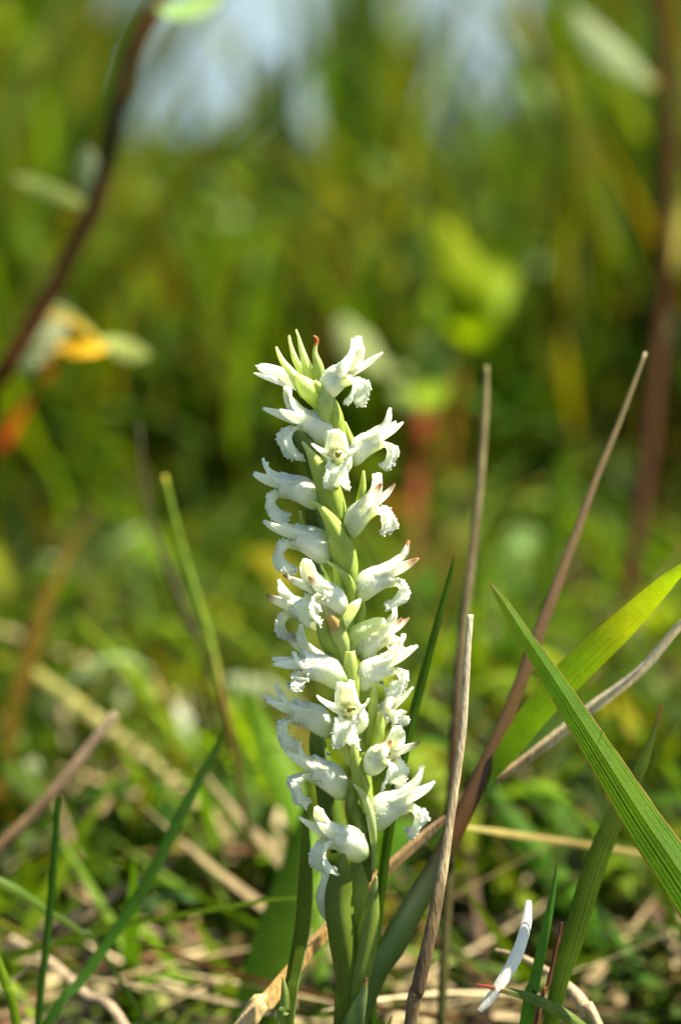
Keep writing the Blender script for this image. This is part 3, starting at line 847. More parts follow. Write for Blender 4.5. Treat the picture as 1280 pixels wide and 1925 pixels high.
def bud(pts, cols):
    mb = MB()
    tube(mb, to_world([(x, y, stem_depth(y) + dz, w_) for x, y, dz, w_ in pts], False), cols, nu=16, ns=14)
    _re(mb.build('bud', M_ORCHID), ORCHID)
bud([(556, 705, -.003, 8), (565, 715, -.003, 24), (578, 730, -.003, 38), (590, 745, -.002, 36), (602, 765, -.001, 22)], [(0, (0.62, 0.67, 0.32)), (1, (0.40, 0.50, 0.10))])
bud([(600, 722, -.003, 8), (607, 738, -.003, 22), (612, 760, -.003, 30), (610, 790, -.002, 26), (606, 815, -.001, 18)], [(0, (0.55, 0.6, 0.28)), (1, (0.36, 0.46, 0.08))])
bud([(724, 1168, -.001, 14), (712, 1172, -.001, 25), (690, 1180, -.001, 28), (668, 1192, -.001, 32), (655, 1215, 0, 26), (650, 1240, 0, 16)], [(0, (0.75, 0.78, 0.6)), (.35, (0.7, 0.75, 0.5)), (.7, (0.42, 0.52, 0.16)), (1, (0.3, 0.42, 0.1))])
bud([(678, 1126, -.004, 4), (668, 1138, -.004, 18), (655, 1155, -.003, 24), (645, 1175, -.002, 20), (640, 1200, -.001, 14)], [(0, (0.85, 0.87, 0.8)), (.5, (0.82, 0.85, 0.72)), (1, (0.45, 0.55, 0.2))])
def white_bud():
    mb = MB()
    tube(mb, to_world([(x, y, stem_depth(y) + dz, w_) for x, y, dz, w_ in [(484, 690, -.001, 7), (494, 691, -.001, 17), (515, 697, -.001, 22), (540, 708, -.001, 28), (560, 720, -.001, 30), (578, 735, 0, 22)]], False),
         [(0, PW), (.7, PW), (1, PG)], nu=20, ns=16, bumps=0.06)
    ribbon(mb, None, [(0, PW), (1, PW)], world=to_world([(x, y, stem_depth(y) + dz, w_) for x, y, dz, w_ in [(477, 701, -.002, 2), (490, 703, -.002, 11), (515, 709, -.002, 18), (545, 720, -.001, 18)]], False), cup=.6, nu=10, nv=7)
    ribbon(mb, None, [(0, PW), (1, PW)], world=to_world([(x, y, stem_depth(y) + dz, w_) for x, y, dz, w_ in [(480, 686, -.001, 2), (490, 688, -.002, 9), (515, 692, -.002, 16), (545, 704, -.001, 18)]], False), cup=.6, nu=10, nv=7)
    o = mb.build('bud', M_PETAL); _re(o, ORCHID); o['label'] = 'white narrow bud pointing left at the tip'
white_bud()
# bracts along the spike
opart('bract', [(556, 795, -.003, 3), (563, 812, -.003, 22), (578, 835, -.003, 34), (592, 865, -.002, 36), (604, 905, 0, 30), (612, 940, .001, 18)], BD, cup=0.8, nv=11)
opart('bract', [(568, 830, -.004, 3), (582, 848, -.004, 12), (600, 872, -.004, 32), (617, 905, -.004, 44), (630, 945, -.003, 46), (640, 985, -.002, 34), (645, 1010, 0, 14)], BP, cup=0.8, nv=11)
opart('bract', [(580, 941, -.004, 3), (600, 950, -.004, 10), (622, 975, -.004, 26), (640, 1010, -.004, 42), (652, 1050, -.003, 46), (660, 1090, -.002, 32), (664, 1120, 0, 14)], BP, cup=0.8, nv=11)
opart('bract', [(614, 1055, -.003, 3), (636, 1068, -.003, 10), (655, 1090, -.003, 17), (664, 1120, -.002, 20), (668, 1150, -.001, 18)], BP, cup=0.7, nv=9)
opart('bract', [(648, 793, .001, 3), (654, 812, .001, 10), (662, 835, .001, 16), (668, 862, .001, 16)], BP, cup=.7, nv=7)
opart('bract', [(683, 885, -.002, 3), (682, 908, -.002, 10), (678, 935, -.002, 16), (668, 965, -.001, 18), (655, 990, 0, 16)], BP, cup=.7, nv=7)
opart('bract', [(564, 960, .001, 3), (567, 980, .001, 8), (573, 1005, .001, 10), (585, 1030, .001, 10)], BP, cup=.7, nv=7)
opart('bract', [(600, 1118, -.005, 3), (612, 1140, -.005, 14), (628, 1165, -.005, 22), (640, 1192, -.004, 30), (648, 1220, -.003, 26), (652, 1260, -.001, 20)],
      [(0, (0.5, 0.53, 0.25)), (.3, (0.5, 0.45, 0.18)), (.45, (0.48, 0.30, 0.1)), (.6, (0.42, 0.48, 0.17)), (1, (0.3, 0.4, 0.1))], cup=0.8, nv=9)
opart('bract', [(625, 1118, -.004, 3), (630, 1140, -.004, 12), (638, 1170, -.004, 18), (645, 1210, -.003, 22)], BP, cup=.8, nv=9)
opart('bract', [(607, 1150, -.003, 10), (612, 1175, -.003, 30), (622, 1200, -.003, 36), (636, 1230, -.002, 30)], BP, cup=.9, nv=9)
opart('bract', [(683, 1130, .001, 3), (678, 1150, .001, 16), (668, 1180, .001, 24)], BP, cup=.7, nv=7)
opart('bract', [(658, 1225, -.004, 16), (660, 1260, -.004, 26), (665, 1300, -.003, 26), (668, 1335, -.002, 16)], BP, cup=.8, nv=9)
opart('bract', [(704, 1282, -.002, 3), (702, 1310, -.002, 14), (698, 1350, -.002, 20), (690, 1400, -.001, 22), (684, 1440, 0, 18)], BP, cup=.8, nv=9)
opart('bract', [(712, 1338, -.003, 3), (714, 1355, -.003, 14), (710, 1380, -.003, 20), (700, 1410, -.002, 18)], BP, cup=.8, nv=9)
opart('bract', [(664, 1395, -.004, 4), (668, 1420, -.004, 18), (676, 1455, -.004, 26), (686, 1490, -.003, 26), (692, 1530, -.002, 18)], BP, cup=.8, nv=9)
opart('bract', [(664, 1474, -.004, 3), (682, 1492, -.004, 10), (694, 1520, -.004, 14), (700, 1555, -.004, 14), (702, 1590, -.003, 10), (700, 1640, -.001, 6)], [(0, (0.5, 0.55, 0.3)), (1, (0.36, 0.44, 0.15))], cup=.7, nv=7)
opart('bract', [(660, 1470, -.002, 8), (668, 1510, -.002, 34), (680, 1550, -.002, 42), (686, 1600, -.002, 40), (684, 1660, -.001, 26)], BD, cup=.8, nv=11)
opart('bract', [(592, 1350, .003, 6), (598, 1400, .003, 30), (612, 1460, .003, 38), (626, 1530, .003, 44), (645, 1600, .002, 40)], BD, cup=.8, nv=11)
opart('bract', [(585, 1030, .002, 8), (590, 1060, .002, 28), (604, 1090, .002, 36), (625, 1130, .001, 30)], BD, cup=.8, nv=9)  # dark bract shape added to stand for shade left of the stem
opart('bract', [(580, 935, .002, 8), (588, 960, .002, 24), (598, 1000, .002, 34), (612, 1040, .001, 30)], BD, cup=.8, nv=9)
# sheaths near the foot
SH = [(0, (0.24, 0.31, 0.05)), (.2, (0.14, 0.19, 0.022)), (1, (0.15, 0.21, 0.018))]
opart('sheath', [(646, 1606, -.005, 6), (640, 1640, -.005, 34), (637, 1690, -.005, 50), (645, 1760, -.005, 52), (652, 1830, -.004, 46), (650, 1925, -.002, 44), (648, 1990, 0, 44)], SH, cup=.75, nv=15, ribs=6, ribamp=.02, vein=.06, nu=36)
opart('sheath', [(707, 1648, -.004, 3), (702, 1680, -.004, 16), (694, 1730, -.004, 34), (684, 1790, -.004, 42), (672, 1850, -.004, 40), (664, 1925, -.002, 36), (656, 1990, 0, 30)],
      [(0, (0.34, 0.36, 0.16)), (.2, (0.24, 0.31, 0.05)), (1, (0.16, 0.23, 0.025))], cup=.7, nv=13, ribs=5, ribamp=.02, vein=.06, nu=36)
opart('sheath', [(688, 1838, -.006, 3), (684, 1862, -.006, 10), (672, 1895, -.006, 26), (655, 1950, -.005, 40), (650, 2010, -.004, 40)],
      [(0, (0.10, 0.03, 0.02)), (.12, (0.3, 0.2, 0.06)), (.25, (0.2, 0.27, 0.09)), (1, (0.14, 0.2, 0.06))], cup=.7, nv=13, nu=24)
o = opart('withered_flower', [(604, 1618, -.003, 6), (612, 1650, -.003, 14), (604, 1680, -.003, 18), (608, 1710, -.002, 16), (622, 1735, -.001, 8)], [(0, PW), (1, (0.6, 0.62, 0.5))], w_mat=M_PETAL, cup=.5, nv=9)

# long leaves clasping at the orchid's left
blade('grass_shoot', 'narrow pale edged green leaf standing against the orchid foot on its left', 'grass blade',
      [(575, 1500, .455, 8), (570, 1560, .455, 18), (568, 1640, .455, 31), (562, 1730, .455, 36), (545, 1830, .455, 32), (530, 1930, .455, 34)],
      [(0, (0.12, 0.17, 0.02)), (.4, (0.08, 0.12, 0.01)), (1, (0.07, 0.11, 0.008))], cup=.9, fold=True, nv=13, nu=34, edge=lambda t, v, c: (0.26, 0.34, 0.12), edgew=0.1, roll=-25)
blade('grass_shoot', 'short folded green leaf tip at the bottom edge left of the orchid foot', 'grass blade',
      [(532, 1838, .452, 4), (536, 1870, .452, 16), (535, 1905, .452, 24), (530, 1950, .452, 26)], [(0, (0.3, 0.3, 0.1)), (.3, (0.18, 0.24, 0.05)), (1, (0.14, 0.2, 0.04))], cup=.5, nu=16, nv=9)

# dew drops
for k, (x, y, r, dd) in enumerate([(717, 1284, 5, -.001), (617, 1417, 4.5, -.006), (612, 1022, 2.5, -.006), (619, 1019, 2, -.006), (652, 1170, 2, -.006), (603, 786, 2, -.005)]):
    mb = MB(); d = stem_depth(y) + dd; p = P(x, y, d)
    bm = bmesh.new(); bmesh.ops.create_uvsphere(bm, u_segments=14, v_segments=10, radius=r * K * d)
    me = bpy.data.meshes.new('dew_drop'); bm.to_mesh(me); bm.free()
    me.polygons.foreach_set('use_smooth', [True] * len(me.polygons)); me.materials.append(M_WATER)
    ob = bpy.data.objects.new('dew_drop', me); COL.objects.link(ob); ob.location = p
    lb = ['largest dew drop hanging under a flower at the right of the spike', 'bright dew drop on top of a lower left flower tube',
          'left one of two tiny dew drops on the fourth left flower', 'right one of two tiny dew drops on the fourth left flower',
          'tiny dew drop on the central bract below the twisted middle', 'tiny dew drop on the stem near the top flowers'][k]
    tag(ob, lb, 'dew drop', 'dew drops on the orchid')

# ------------------------------------------------------------------ blurred herbs behind
def random_herb(name, label, cat, group, px, d, top_px, nleaf, lw, ll, cols, lean=0.1, r_=None, sd=0):
    """an upright leafy plant rooted on the ground at depth d, its tip at photo row top_px"""
    rd = random.Random(sd)
    x = (px - 640) * K * d
    h = max(0.02, CAM_H + d * (-math.sin(PITCH) + (962.5 - top_px) * K * math.cos(PITCH)))
    root = empty(name, (x, d, -0.003), label, cat, group)
    la = rd.uniform(0, 6.28); le = rd.uniform(0, lean) * h
    W = []
    for k in range(6):
        t = 1 - k / 5
        W.append((x + math.cos(la) * le * t * t, d + math.sin(la) * le * t * t, -0.003 + (h * 0.92 + .003) * t, 0.0012 + 0.0022 * (1 - t) + (h * .004), 0.0))
    sc = rd.choice(cols)
    mb = MB(); tube(mb, W, [(0, sc), (1, tuple(q * .6 for q in sc))], nu=14, ns=6)
    _re(mb.build('stem', M_HERB), root)
    path = crom(W, 40)
    for k in range(nleaf):
        t = 1 - k / nleaf * (0.85 if h > .05 else 1.0)
        b = Vector(path[int((1 - t) * 40)][:3])
        a = k * 2.4 + rd.uniform(-.4, .4)
        up = rd.uniform(0.25, 1.1) * (1.4 if t > .9 else 1)
        L = ll * rd.uniform(.7, 1.2) * (0.65 + .5 * (1 - t)); wd = lw * rd.uniform(.7, 1.2)
        dr = Vector((math.cos(a), math.sin(a), 0))
        p1 = b + dr * L * .3 + Vector((0, 0, L * .35 * up)); p2 = b + dr * L * .65 + Vector((0, 0, L * .5 * up)); p3 = b + dr * L + Vector((0, 0, L * (.45 * up - .12)))
        w_ = [(*p3, wd * .06, 0.0), (*p2, wd * .8, 0.0), (*p1, wd, 0.0), (*b, wd * .15, 0.0)]
        c = rd.choice(cols); c = tuple(q * rd.uniform(.8, 1.2) for q in c)
        mb = MB(); ribbon(mb, None, [(0, c), (1, tuple(q * .8 for q in c))], world=w_, cup=.25, nu=9, nv=5, hint=Vector((0.001, 0, 1)))
        _re(mb.build('leaf', M_HERB), root)
    return root
for pts, lb in [([(512, 100, 1.2, 26), (520, 220, 1.2, 44), (530, 380, 1.2, 46), (545, 520, 1.2, 36), (550, 700, 1.2, 26)], 'dark green upright blurred shoot above and left of the orchid tip'),
                ([(690, -60, 1.3, 50), (692, 80, 1.3, 70), (688, 200, 1.3, 66), (680, 330, 1.3, 40), (676, 500, 1.3, 24)], 'thick mid green upright blurred shoot between the middle and right water patches'),
                ([(455, 60, 1.5, 12), (462, 180, 1.5, 16), (470, 330, 1.5, 18), (480, 500, 1.5, 16)], 'thin dark stem dividing the left and middle water patches'),
                ([(560, -60, 1.4, 10), (556, 80, 1.4, 14), (552, 260, 1.4, 16), (548, 420, 1.4, 14)], 'thin stem crossing the middle water patch'),
                ([(865, -60, 1.5, 10), (862, 60, 1.5, 14), (860, 200, 1.5, 16), (858, 340, 1.5, 14)], 'thin stem crossing the right water patch'),
                ([(345, 60, 1.5, 8), (352, 160, 1.5, 14), (360, 300, 1.5, 16), (366, 420, 1.5, 14)], 'thin stem at the right side of the left water patch')]:
    cc = (0.035, 0.06, 0.006) if pts[1][3] > 30 else (0.06, 0.075, 0.02)
    if pts[0][0] == 690: cc = (0.07, 0.11, 0.006)
    blade('reed_shoot', lb, 'plant', pts, [(0, cc), (1, cc)], mat=M_HERB, cup=.3, group='upright shoots in front of the water')
CY = [(0.19, 0.22, 0.006), (0.13, 0.19, 0.006), (0.16, 0.17, 0.01)]
CG = [(0.05, 0.10, 0.005), (0.09, 0.14, 0.006), (0.035, 0.07, 0.004)]
CD = [(0.02, 0.04, 0.004), (0.03, 0.06, 0.005)]
CPALE = [(0.22, 0.28, 0.10), (0.26, 0.31, 0.14), (0.15, 0.20, 0.05)]
CO = [(0.20, 0.15, 0.01), (0.18, 0.07, 0.01), (0.12, 0.15, 0.006)]
PLANTS = [  # px, depth, top row, leaves, leaf width, leaf length, colours
 (690, 1.5, -60, 16, .013, .045, CG), (700, 1.9, -120, 16, .013, .05, CY), (655, 2.2, 60, 12, .012, .045, CG), (515, 1.45, 120, 14, .010, .035, CD), (520, 2.0, 150, 12, .012, .04, CG),
 (60, 1.6, -120, 18, .015, .05, CG), (110, 2.0, -160, 18, .016, .055, CG), (20, 1.3, -60, 16, .014, .045, CY), (150, 2.4, -60, 14, .015, .05, CD), (-60, 1.8, -100, 14, .016, .05, CG),
 (420, 1.3, 250, 10, .014, .04, CPALE), (380, 1.7, 220, 12, .013, .04, CG), (600, 1.6, 330, 10, .012, .04, CY), (450, 1.15, 420, 9, .012, .035, CY), (560, 1.2, 400, 8, .011, .035, CO),
 (30, 1.1, 380, 10, .014, .04, CO), (80, 1.25, 300, 10, .013, .04, CD), (250, 1.3, 460, 10, .012, .035, CD), (230, 1.2, 400, 8, .012, .035, CO), (300, 1.0, 600, 8, .010, .03, CG), (330, 1.4, 330, 10, .012, .04, CG),
 (1000, 1.5, 30, 16, .014, .045, CY), (1080, 1.8, -40, 18, .015, .05, CG), (1140, 1.4, 60, 14, .013, .045, CG), (1040, 1.3, 170, 12, .013, .04, CPALE), (1170, 2.2, -140, 16, .016, .055, CD), (1300, 1.6, -60, 14, .015, .05, CG), (1280, 1.2, 250, 12, .013, .04, CD),
 (820, 1.6, 190, 10, .012, .04, CD), (900, 1.8, 180, 12, .014, .045, CG), (760, 1.3, 290, 9, .011, .038, CPALE), (850, 1.3, 350, 10, .012, .04, CO), (1060, 1.1, 440, 8, .012, .036, CPALE), (980, 1.15, 500, 8, .010, .032, CG), (1110, 1.2, 330, 10, .012, .036, CG), (1160, 1.0, 560, 8, .011, .03, CD),
 (700, 1.1, 480, 8, .011, .034, CG), (380, 1.0, 640, 7, .010, .03, CY), (480, .95, 700, 7, .009, .03, CD), (160, .95, 760, 8, .010, .03, CG), (90, 1.0, 620, 8, .010, .032, CG),
 (950, .95, 720, 7, .010, .03, CG), (1100, .95, 780, 7, .010, .03, CD), (1260, .95, 740, 7, .011, .03, CO), (740, .9, 880, 6, .009, .028, CO)]
_r = random.Random(77)
for k in range(40):
    d = _r.uniform(1.3, 2.5); px = _r.uniform(-150, 1430)
    low = float(np.interp(px, SIL_X, SIL_Y))
    row_ground = 962.5 - (-CAM_H / d + math.sin(PITCH)) / K
    tp = max(low + 30, row_ground - _r.uniform(150, 420))
    if tp < row_ground - 40:
        PLANTS.append((px, d, tp, 8, .007 + .006 * d, .020 + .016 * d, _r.choice([CY, CG, CG, CD, CPALE, CO, CY])))
TONE = {id(CY): 'yellow green', id(CG): 'mid green', id(CD): 'dark green', id(CPALE): 'pale green', id(CO): 'ochre tinted'}
ANCH = [('the arching dark stem', 170, 400), ('the orange leaf', 150, 650), ('the left water patch', 290, 150), ('the middle water patch', 600, 200), ('the right water patch', 840, 90),
        ('the orchid tip', 575, 600), ('the red stalked herb', 790, 720), ('the glowing leaf cluster', 880, 540), ('the tall brown shoot', 1210, 640), ('the pale leaf at top right', 1150, 100),
        ('the right edge stem', 1240, 380), ('the yellow tipped stem', 320, 950), ('the thin grey brown stalk', 910, 800), ('the bottom left blades', 200, 1600), ('the orchid foot', 640, 1650),
        ('the slanting straw', 250, 1400), ('the bright ribbed leaf', 1080, 1250), ('the white scrap', 950, 1780), ('the speckled blade', 1110, 1650), ('the left edge', 0, 1000), ('the lower orchid flowers', 650, 1400), ('the wide crossing blade', 1130, 1420)]
def label_all(items, noun):
    """items: (object, px, row of its middle, tone) - one label each, by tone, neighbour and order"""
    keys = {}
    for ob, px, row, tone in items:
        a = min(ANCH, key=lambda q: (q[1] - px) ** 2 + (q[2] - row) ** 2)
        dx, dy = px - a[1], row - a[2]
        rel = ('right of' if dx > 0 else 'left of') if abs(dx) > abs(dy) else ('below' if dy > 0 else 'above')
        keys.setdefault((tone, rel, a[0]), []).append((px, ob))
    for (tone, rel, a), lst in keys.items():
        lst.sort(key=lambda q: q[0])
        for n_, (_, ob) in enumerate(lst):
            base = '%s %s blurred %s %s' % (tone, noun, rel, a)
            if len(lst) > 1:
                base += ', ' + (['farther left one', 'farther right one'][n_] if len(lst) == 2 else ['first', 'second', 'third', 'fourth', 'fifth', 'sixth'][n_] + ' from the left')
            ob['label'] = base
todo = []
for i, (px, d, tp, nl, lw, ll, cols) in enumerate(PLANTS):
    cs = [(c[0] * .85, c[1] * 1.0, c[2] * .8) for c in cols]
    o = random_herb('meadow_herb', 'leafy herb', 'plant', 'leafy herbs blurred in the meadow', px, d, tp, nl, lw, ll, cs, sd=i * 7 + 3)
    bot = 962.5 - (-CAM_H / d + math.sin(PITCH)) / K
    todo.append((o, px, (max(tp, 0) + bot) / 2, TONE[id(cols)]))
label_all(todo, 'leafy herb')
LOW = [(40, .66, CPALE), (130, .60, CG), (230, .72, CY), (300, .60, CD), (420, .64, CG), (480, .58, CG), (760, .66, CY), (870, .60, CY), (930, .68, CG), (1010, .62, CG), (1090, .70, CY), (1180, .60, CD), (1240, .66, CY), (1120, .57, CG), (1270, .56, CG), (700, .58, CG), (60, .80, CY), (180, .85, CPALE), (340, .82, CG), (560, .80, CY), (820, .82, CG), (960, .85, CPALE), (1080, .85, CG), (1220, .80, CY)]
todo = []
for i, (px, d, cols) in enumerate(LOW):
    row = 962.5 - ((0.03 - CAM_H) / d + math.sin(PITCH)) / K
    o = random_herb('ground_herb', 'low herb', 'plant', 'low herbs on the ground behind the orchid', px, d, row, 5, .0085, .040, [tuple(q * 1.2 for q in c) for c in cols], lean=.3, sd=i * 5 + 900)
    todo.append((o, px, row + 50, TONE[id(cols)]))
label_all(todo, 'low ground herb')


def herb(name, label, cat, stem, scol, leaves, group=None, heads=(), flat=0.1):
    W = to_world(stem)
    root = empty(name, W[-1][:3], label, cat, group)
    mb = MB(); tube(mb, W, scol, nu=40, ns=8, bumps=0.1)
    _re(mb.build('stem', M_STEM), root)
    path = [Vector(q[:3]) for q in crom(W, 60)]
    for lf in leaves:
        pts, cols = lf[0], lf[1]
        kw = lf[2] if len(lf) > 2 else {}
        w_ = to_world(pts, False)
        b = Vector(w_[-1][:3])
        near = min(path, key=lambda p: (p - b).length)
        if (near - b).length > 0.002:
            mid = (near + b) / 2 + Vector((0, 0, 0.002))
            w_ = w_ + [(mid.x, mid.y, mid.z, 0.0012, 0.0), (near.x, near.y, near.z, 0.001, 0.0)]
        mb = MB(); ribbon(mb, None, cols, world=w_, cup=kw.get('cup', .2), nu=22, nv=7, roll=kw.get('roll', 0))
        _re(mb.build('leaf', M_HERB), root)
    for (x, y, d, r, c) in heads:
        flower_head(P(x, y, d), r * K * d, c, root)
    return root

def flower_head(p, r, col, root=None):
    mb = MB()
    for k in range(14):
        a = 2 * math.pi * k / 14
        dr = Vector((math.cos(a), -0.35 + 0.3 * random.random(), math.sin(a) * .75)).normalized()
        w_ = [(*(p + dr * r), r * .12, 0.0), (*(p + dr * r * .7), r * .5, 0.0), (*(p + dr * r * .1), r * .25, 0.0)]
        ribbon(mb, None, [(0, col), (1, col)], world=w_, nu=6, nv=4)
    mb.ball(p - Vector((0, r * .15, 0)), r * .35, tuple(c * .6 for c in col))
    o = mb.build('flower_head', M_HERB)
    if root is not None: _re(o, root)
    return o


herb('red_stemmed_shrub', 'dark red arching shrub stem at upper left with pale leaves and one orange leaf', 'shrub',
     [(330, -60, .66, 26), (300, 0, .66, 27), (255, 85, .66, 28), (228, 180, .66, 30), (205, 290, .66, 32), (172, 400, .66, 34), (118, 510, .66, 34), (62, 610, .66, 35), (0, 710, .66, 36), (-90, 880, .67, 38), (-160, 1100, .68, 38)],
     [(0, (0.12, 0.02, 0.008)), (.2, (0.04, 0.02, 0.008)), (.5, (0.034, 0.017, 0.004)), (.7, (0.06, 0.018, 0.004)), (1, (0.045, 0.016, 0.004))],
     [([(165, 275, .67, 10), (165, 305, .67, 40), (168, 345, .67, 44), (178, 385, .67, 14)], [(0, WHT), (1, PALE)], dict(roll=-10)),
      ([(30, 335, .70, 10), (65, 345, .70, 30), (110, 362, .69, 34), (165, 385, .67, 14)], [(0, PALE), (.6, PALE), (1, (0.4, 0.2, 0.03))]),
      ([(125, 560, .67, 14), (110, 590, .67, 50), (88, 630, .665, 60), (60, 680, .66, 34), (50, 700, .66, 10)], [(0, (0.18, 0.2, 0.11)), (1, (0.15, 0.19, 0.08))]),
      ([(-60, 900, .74, 20), (0, 830, .74, 40), (45, 765, .73, 46), (90, 700, .71, 32), (95, 680, .68, 14)], [(0, (0.22, 0.04, 0.01)), (.6, (0.22, 0.05, 0.015)), (1, (0.45, 0.3, 0.1))]),
      ([(95, 646, .72, 16), (120, 648, .70, 50), (150, 650, .65, 58), (180, 652, .655, 36), (192, 650, .66, 10)], [(0, (.62, .34, .012)), (1, (.5, .30, .02))]),
      ([(280, 668, .67, 12), (250, 660, .67, 44), (215, 648, .67, 44), (185, 640, .665, 16)], [(0, (0.24, 0.28, 0.07)), (1, (0.24, 0.28, 0.07))]),
      ([(300, 20, .64, 40), (350, 15, .65, 60), (400, -10, .66, 40), (430, -40, .66, 12)], [(0, (0.2, 0.32, 0.1)), (1, PALE)]),
     ])
herb('red_stemmed_shrub', 'tall upright red brown stem at the right edge with one pale leaf', 'shrub',
     [(1225, -120, .78, 28), (1236, 0, .78, 30), (1250, 200, .78, 34), (1250, 420, .78, 36), (1240, 600, .78, 36), (1222, 800, .77, 34), (1200, 980, .76, 32), (1165, 1180, .75, 28), (1130, 1320, .74, 24)],
     [(0, (0.03, 0.016, 0.005)), (.3, (0.042, 0.017, 0.004)), (.6, (0.034, 0.013, 0.004)), (.8, (0.04, 0.016, 0.004)), (1, (0.03, 0.018, 0.005))],
     [([(1075, 15, .82, 12), (1105, 55, .82, 54), (1150, 100, .82, 66), (1200, 140, .81, 36), (1225, 160, .80, 14)], [(0, (0.26, 0.3, 0.15)), (.6, (0.22, 0.27, 0.12)), (.85, (0.4, 0.12, 0.04)), (1, (0.35, 0.06, 0.03))]),
      ([(1290, 330, .82, 16), (1275, 400, .82, 34), (1262, 470, .81, 30), (1256, 520, .80, 10)], [(0, (0.25, 0.28, 0.04)), (1, (0.3, 0.12, 0.03))])])
herb('dock_leaf_plant', 'broad yellow green leaf cluster glowing behind the orchid on its right', 'plant',
     [(850, 420, .95, 18), (870, 560, .95, 20), (860, 700, .95, 22), (840, 860, .95, 22)], [(0, G_YL), (1, RED)],
     [([(800, 400, .94, 20), (840, 470, .94, 90), (880, 560, .94, 110), (880, 650, .95, 50)], [(0, (0.2, 0.24, 0.004)), (1, (0.20, 0.30, 0.004))]),
      ([(960, 440, .96, 20), (930, 500, .96, 90), (900, 580, .95, 90), (872, 680, .95, 40)], [(0, (0.2, 0.27, 0.004)), (1, (0.2, 0.3, 0.01))]),
      ([(800, 560, .96, 20), (830, 600, .96, 60), (860, 690, .95, 30)], [(0, (0.2, 0.3, 0.01)), (1, (0.16, 0.26, 0.01))])])
herb('pale_leaved_herb', 'low herb with whitish green leaves and a red stalk behind the orchid tip', 'plant',
     [(790, 640, .84, 16), (795, 740, .88, 26), (788, 820, .88, 38), (784, 900, .88, 26), (775, 1050, .83, 26), (768, 1180, .82, 22)], [(0, (0.3, .1, .04)), (.3, (0.14, 0.022, 0.006)), (.6, (0.09, .03, .008)), (1, (0.07, 0.04, 0.01))],
     [([(640, 600, .83, 24), (665, 640, .83, 62), (705, 670, .83, 60), (760, 700, .84, 20)], [(0, (0.30, 0.34, 0.14)), (1, (0.25, 0.29, 0.08))]),
      ([(800, 630, .83, 24), (812, 680, .83, 80), (800, 740, .835, 74), (795, 765, .84, 26)], [(0, (0.17, 0.23, 0.05)), (1, (0.2, 0.27, 0.07))]),
      ([(740, 730, .83, 22), (765, 745, .83, 50), (790, 765, .84, 30)], [(0, (0.2, 0.26, 0.07)), (1, (0.2, 0.25, 0.06))])])
herb('yellow_flower_plant', 'upright plant with a small yellow flower directly above the orchid', 'plant',
     [(600, 450, 1.2, 14), (612, 560, 1.2, 16), (600, 700, 1.2, 16), (610, 900, 1.2, 16)], [(0, G_LT), (1, G_MID)],
     [([(560, 390, 1.2, 10), (575, 430, 1.2, 50), (600, 500, 1.2, 40), (606, 540, 1.2, 10)], [(0, G_LT), (1, G_LT)]),
      ([(680, 460, 1.2, 10), (650, 500, 1.2, 44), (620, 560, 1.2, 30)], [(0, G_YL), (1, G_MID)])], heads=[(598, 470, 1.17, 34, (0.55, 0.40, 0.015))])
blade('grass_shoot', 'wide bright green blade standing blurred left of the tall brown shoot tip', 'grass blade',
      [(1068, 850, .75, 20), (1055, 900, .75, 40), (1045, 980, .75, 44), (1032, 1060, .75, 40), (1015, 1180, .75, 34)], [(0, (0.12, 0.2, 0.006)), (1, (0.1, 0.16, 0.006))], cup=.2)
blade('grass_shoot', 'bright green blade slanting down to the bottom right corner, blurred', 'grass blade',
      [(890, 1440, .60, 16), (960, 1540, .59, 46), (1040, 1640, .58, 56), (1120, 1740, .565, 64), (1200, 1840, .555, 70), (1270, 1900, .55, 60)],
      [(0, (0.05, 0.12, 0.006)), (.5, (0.055, 0.14, 0.006)), (.62, (0.03, 0.08, 0.005)), (1, (0.06, 0.15, 0.006))], cup=.5, fold=True, nv=25, ribs=5, ribamp=.02, vein=.15)
blade('grass_shoot', 'yellow green blurred leaf behind the white scrap', 'grass blade',
      [(1010, 1570, .60, 20), (970, 1620, .60, 56), (920, 1690, .60, 60), (870, 1760, .60, 40), (850, 1800, .60, 20)], [(0, G_YL), (1, (0.22, 0.3, 0.02))], cup=.2)
blade('grass_shoot', 'tan and reddish thin stem running level across the lower right', 'stalk',
      [(870, 1552, .50, 10), (940, 1562, .51, 16), (1040, 1578, .52, 14), (1150, 1596, .52, 14), (1240, 1612, .52, 12), (1340, 1640, .52, 12), (1460, 1720, .52, 10)], [(0, (0.35, 0.3, 0.1)), (.3, (0.3, 0.22, 0.07)), (1, (0.2, 0.2, 0.05))], cup=.5)
blade('grass_shoot', 'blurred tan straw lying slantwise at the left', 'straw',
      [(40, 1245, .66, 18), (130, 1310, .65, 24), (230, 1390, .64, 26), (320, 1465, .63, 28), (420, 1560, .62, 26), (470, 1620, .61, 14)], [(0, (0.25, 0.25, 0.05)), (.5, (0.34, 0.28, 0.1)), (1, (0.4, 0.3, 0.15))], mat=M_DRY, cup=.3)
blade('grass_shoot', 'short pale tan blade hanging behind the pinkish stalk', 'dry blade',
      [(110, 1540, .62, 16), (130, 1580, .62, 30), (150, 1620, .62, 32), (165, 1655, .62, 16)], [(0, (0.35, 0.2, 0.08)), (1, (0.45, 0.38, 0.18))], mat=M_DRY, cup=.2)
blade('grass_shoot', 'grey tan straw slanting to the bottom edge at the left', 'straw',
      [(20, 1760, .54, 14), (100, 1810, .52, 16), (160, 1865, .505, 16), (240, 1935, .495, 16)], [(0, TAN), (1, (0.3, 0.22, 0.14))], mat=M_DRY, cup=.3)
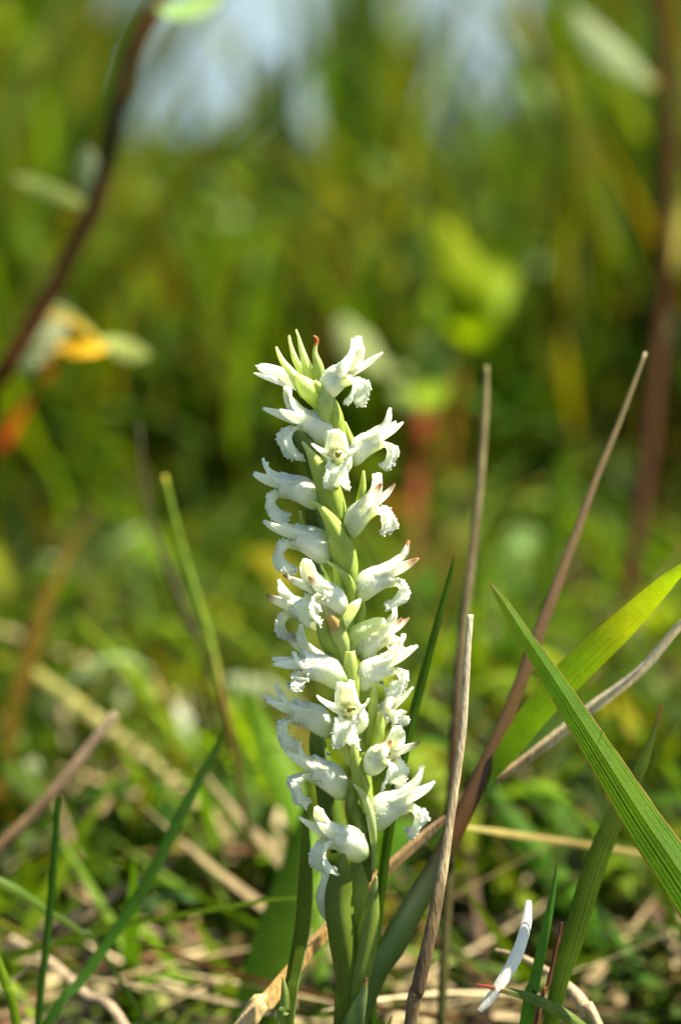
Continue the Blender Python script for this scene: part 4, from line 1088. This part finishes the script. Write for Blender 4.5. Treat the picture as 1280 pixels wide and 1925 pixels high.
blade('fallen_leaf', 'pale yellow green leaf lying at the lower left, upper one of a pair', 'leaf',
      [(190, 1716, .585, 10), (240, 1745, .58, 36), (290, 1775, .575, 40), (350, 1815, .57, 8)], [(0, (0.2, 0.25, 0.06)), (1, (0.28, 0.30, 0.07))], mat=M_HERB, cup=.5, fold=True, ground=False)
blade('fallen_leaf', 'pale yellow green leaf lying at the lower left, lower one of a pair', 'leaf',
      [(225, 1785, .565, 10), (260, 1830, .56, 36), (295, 1875, .555, 36), (325, 1920, .55, 8)], [(0, (0.2, 0.25, 0.06)), (1, (0.30, 0.32, 0.08))], mat=M_HERB, cup=.5, fold=True, ground=False)
blade('fallen_leaf', 'crumpled dry tan leaf on the ground left of the orchid foot', 'leaf',
      [(340, 1800, .60, 20), (375, 1825, .60, 50), (410, 1845, .595, 50), (440, 1870, .59, 16)], [(0, (0.3, 0.2, 0.1)), (.5, (0.5, 0.38, 0.2)), (1, (0.25, 0.15, 0.07))], mat=M_DRY, cup=.5, ground=False)
for pts, c, lb in [
    ([(170, 1250, .72, 14), (195, 1280, .72, 46), (220, 1310, .72, 44), (240, 1340, .72, 14)], (0.40, 0.45, 0.22), 'pale leaf above the slanting straw at the left'),
    ([(310, 1320, .70, 20), (325, 1345, .70, 52), (345, 1370, .70, 50), (355, 1390, .70, 18)], (0.6, 0.64, 0.48), 'whitish leaf patch between the slanting straw and the orchid'),
    ([(460, 1540, .62, 14), (430, 1565, .62, 40), (390, 1595, .62, 40), (340, 1600, .62, 16)], (0.22, 0.34, 0.1), 'light green leaf lying left of the lower orchid flowers'),
    ([(370, 1690, .58, 14), (330, 1680, .58, 26), (280, 1700, .58, 26), (230, 1720, .58, 10)], (0.10, 0.2, 0.06), 'grey green leaf above the pair of pale leaves'),
    ([(430, 1275, .68, 14), (460, 1285, .68, 40), (500, 1300, .68, 44), (540, 1310, .68, 14)], (0.36, 0.40, 0.22), 'greyish leaf behind the orchid on its left side')]:
    blade('low_leaf', lb, 'leaf', pts, [(0, c), (1, tuple(q * .8 for q in c))], mat=M_HERB, cup=.2, ground=True)
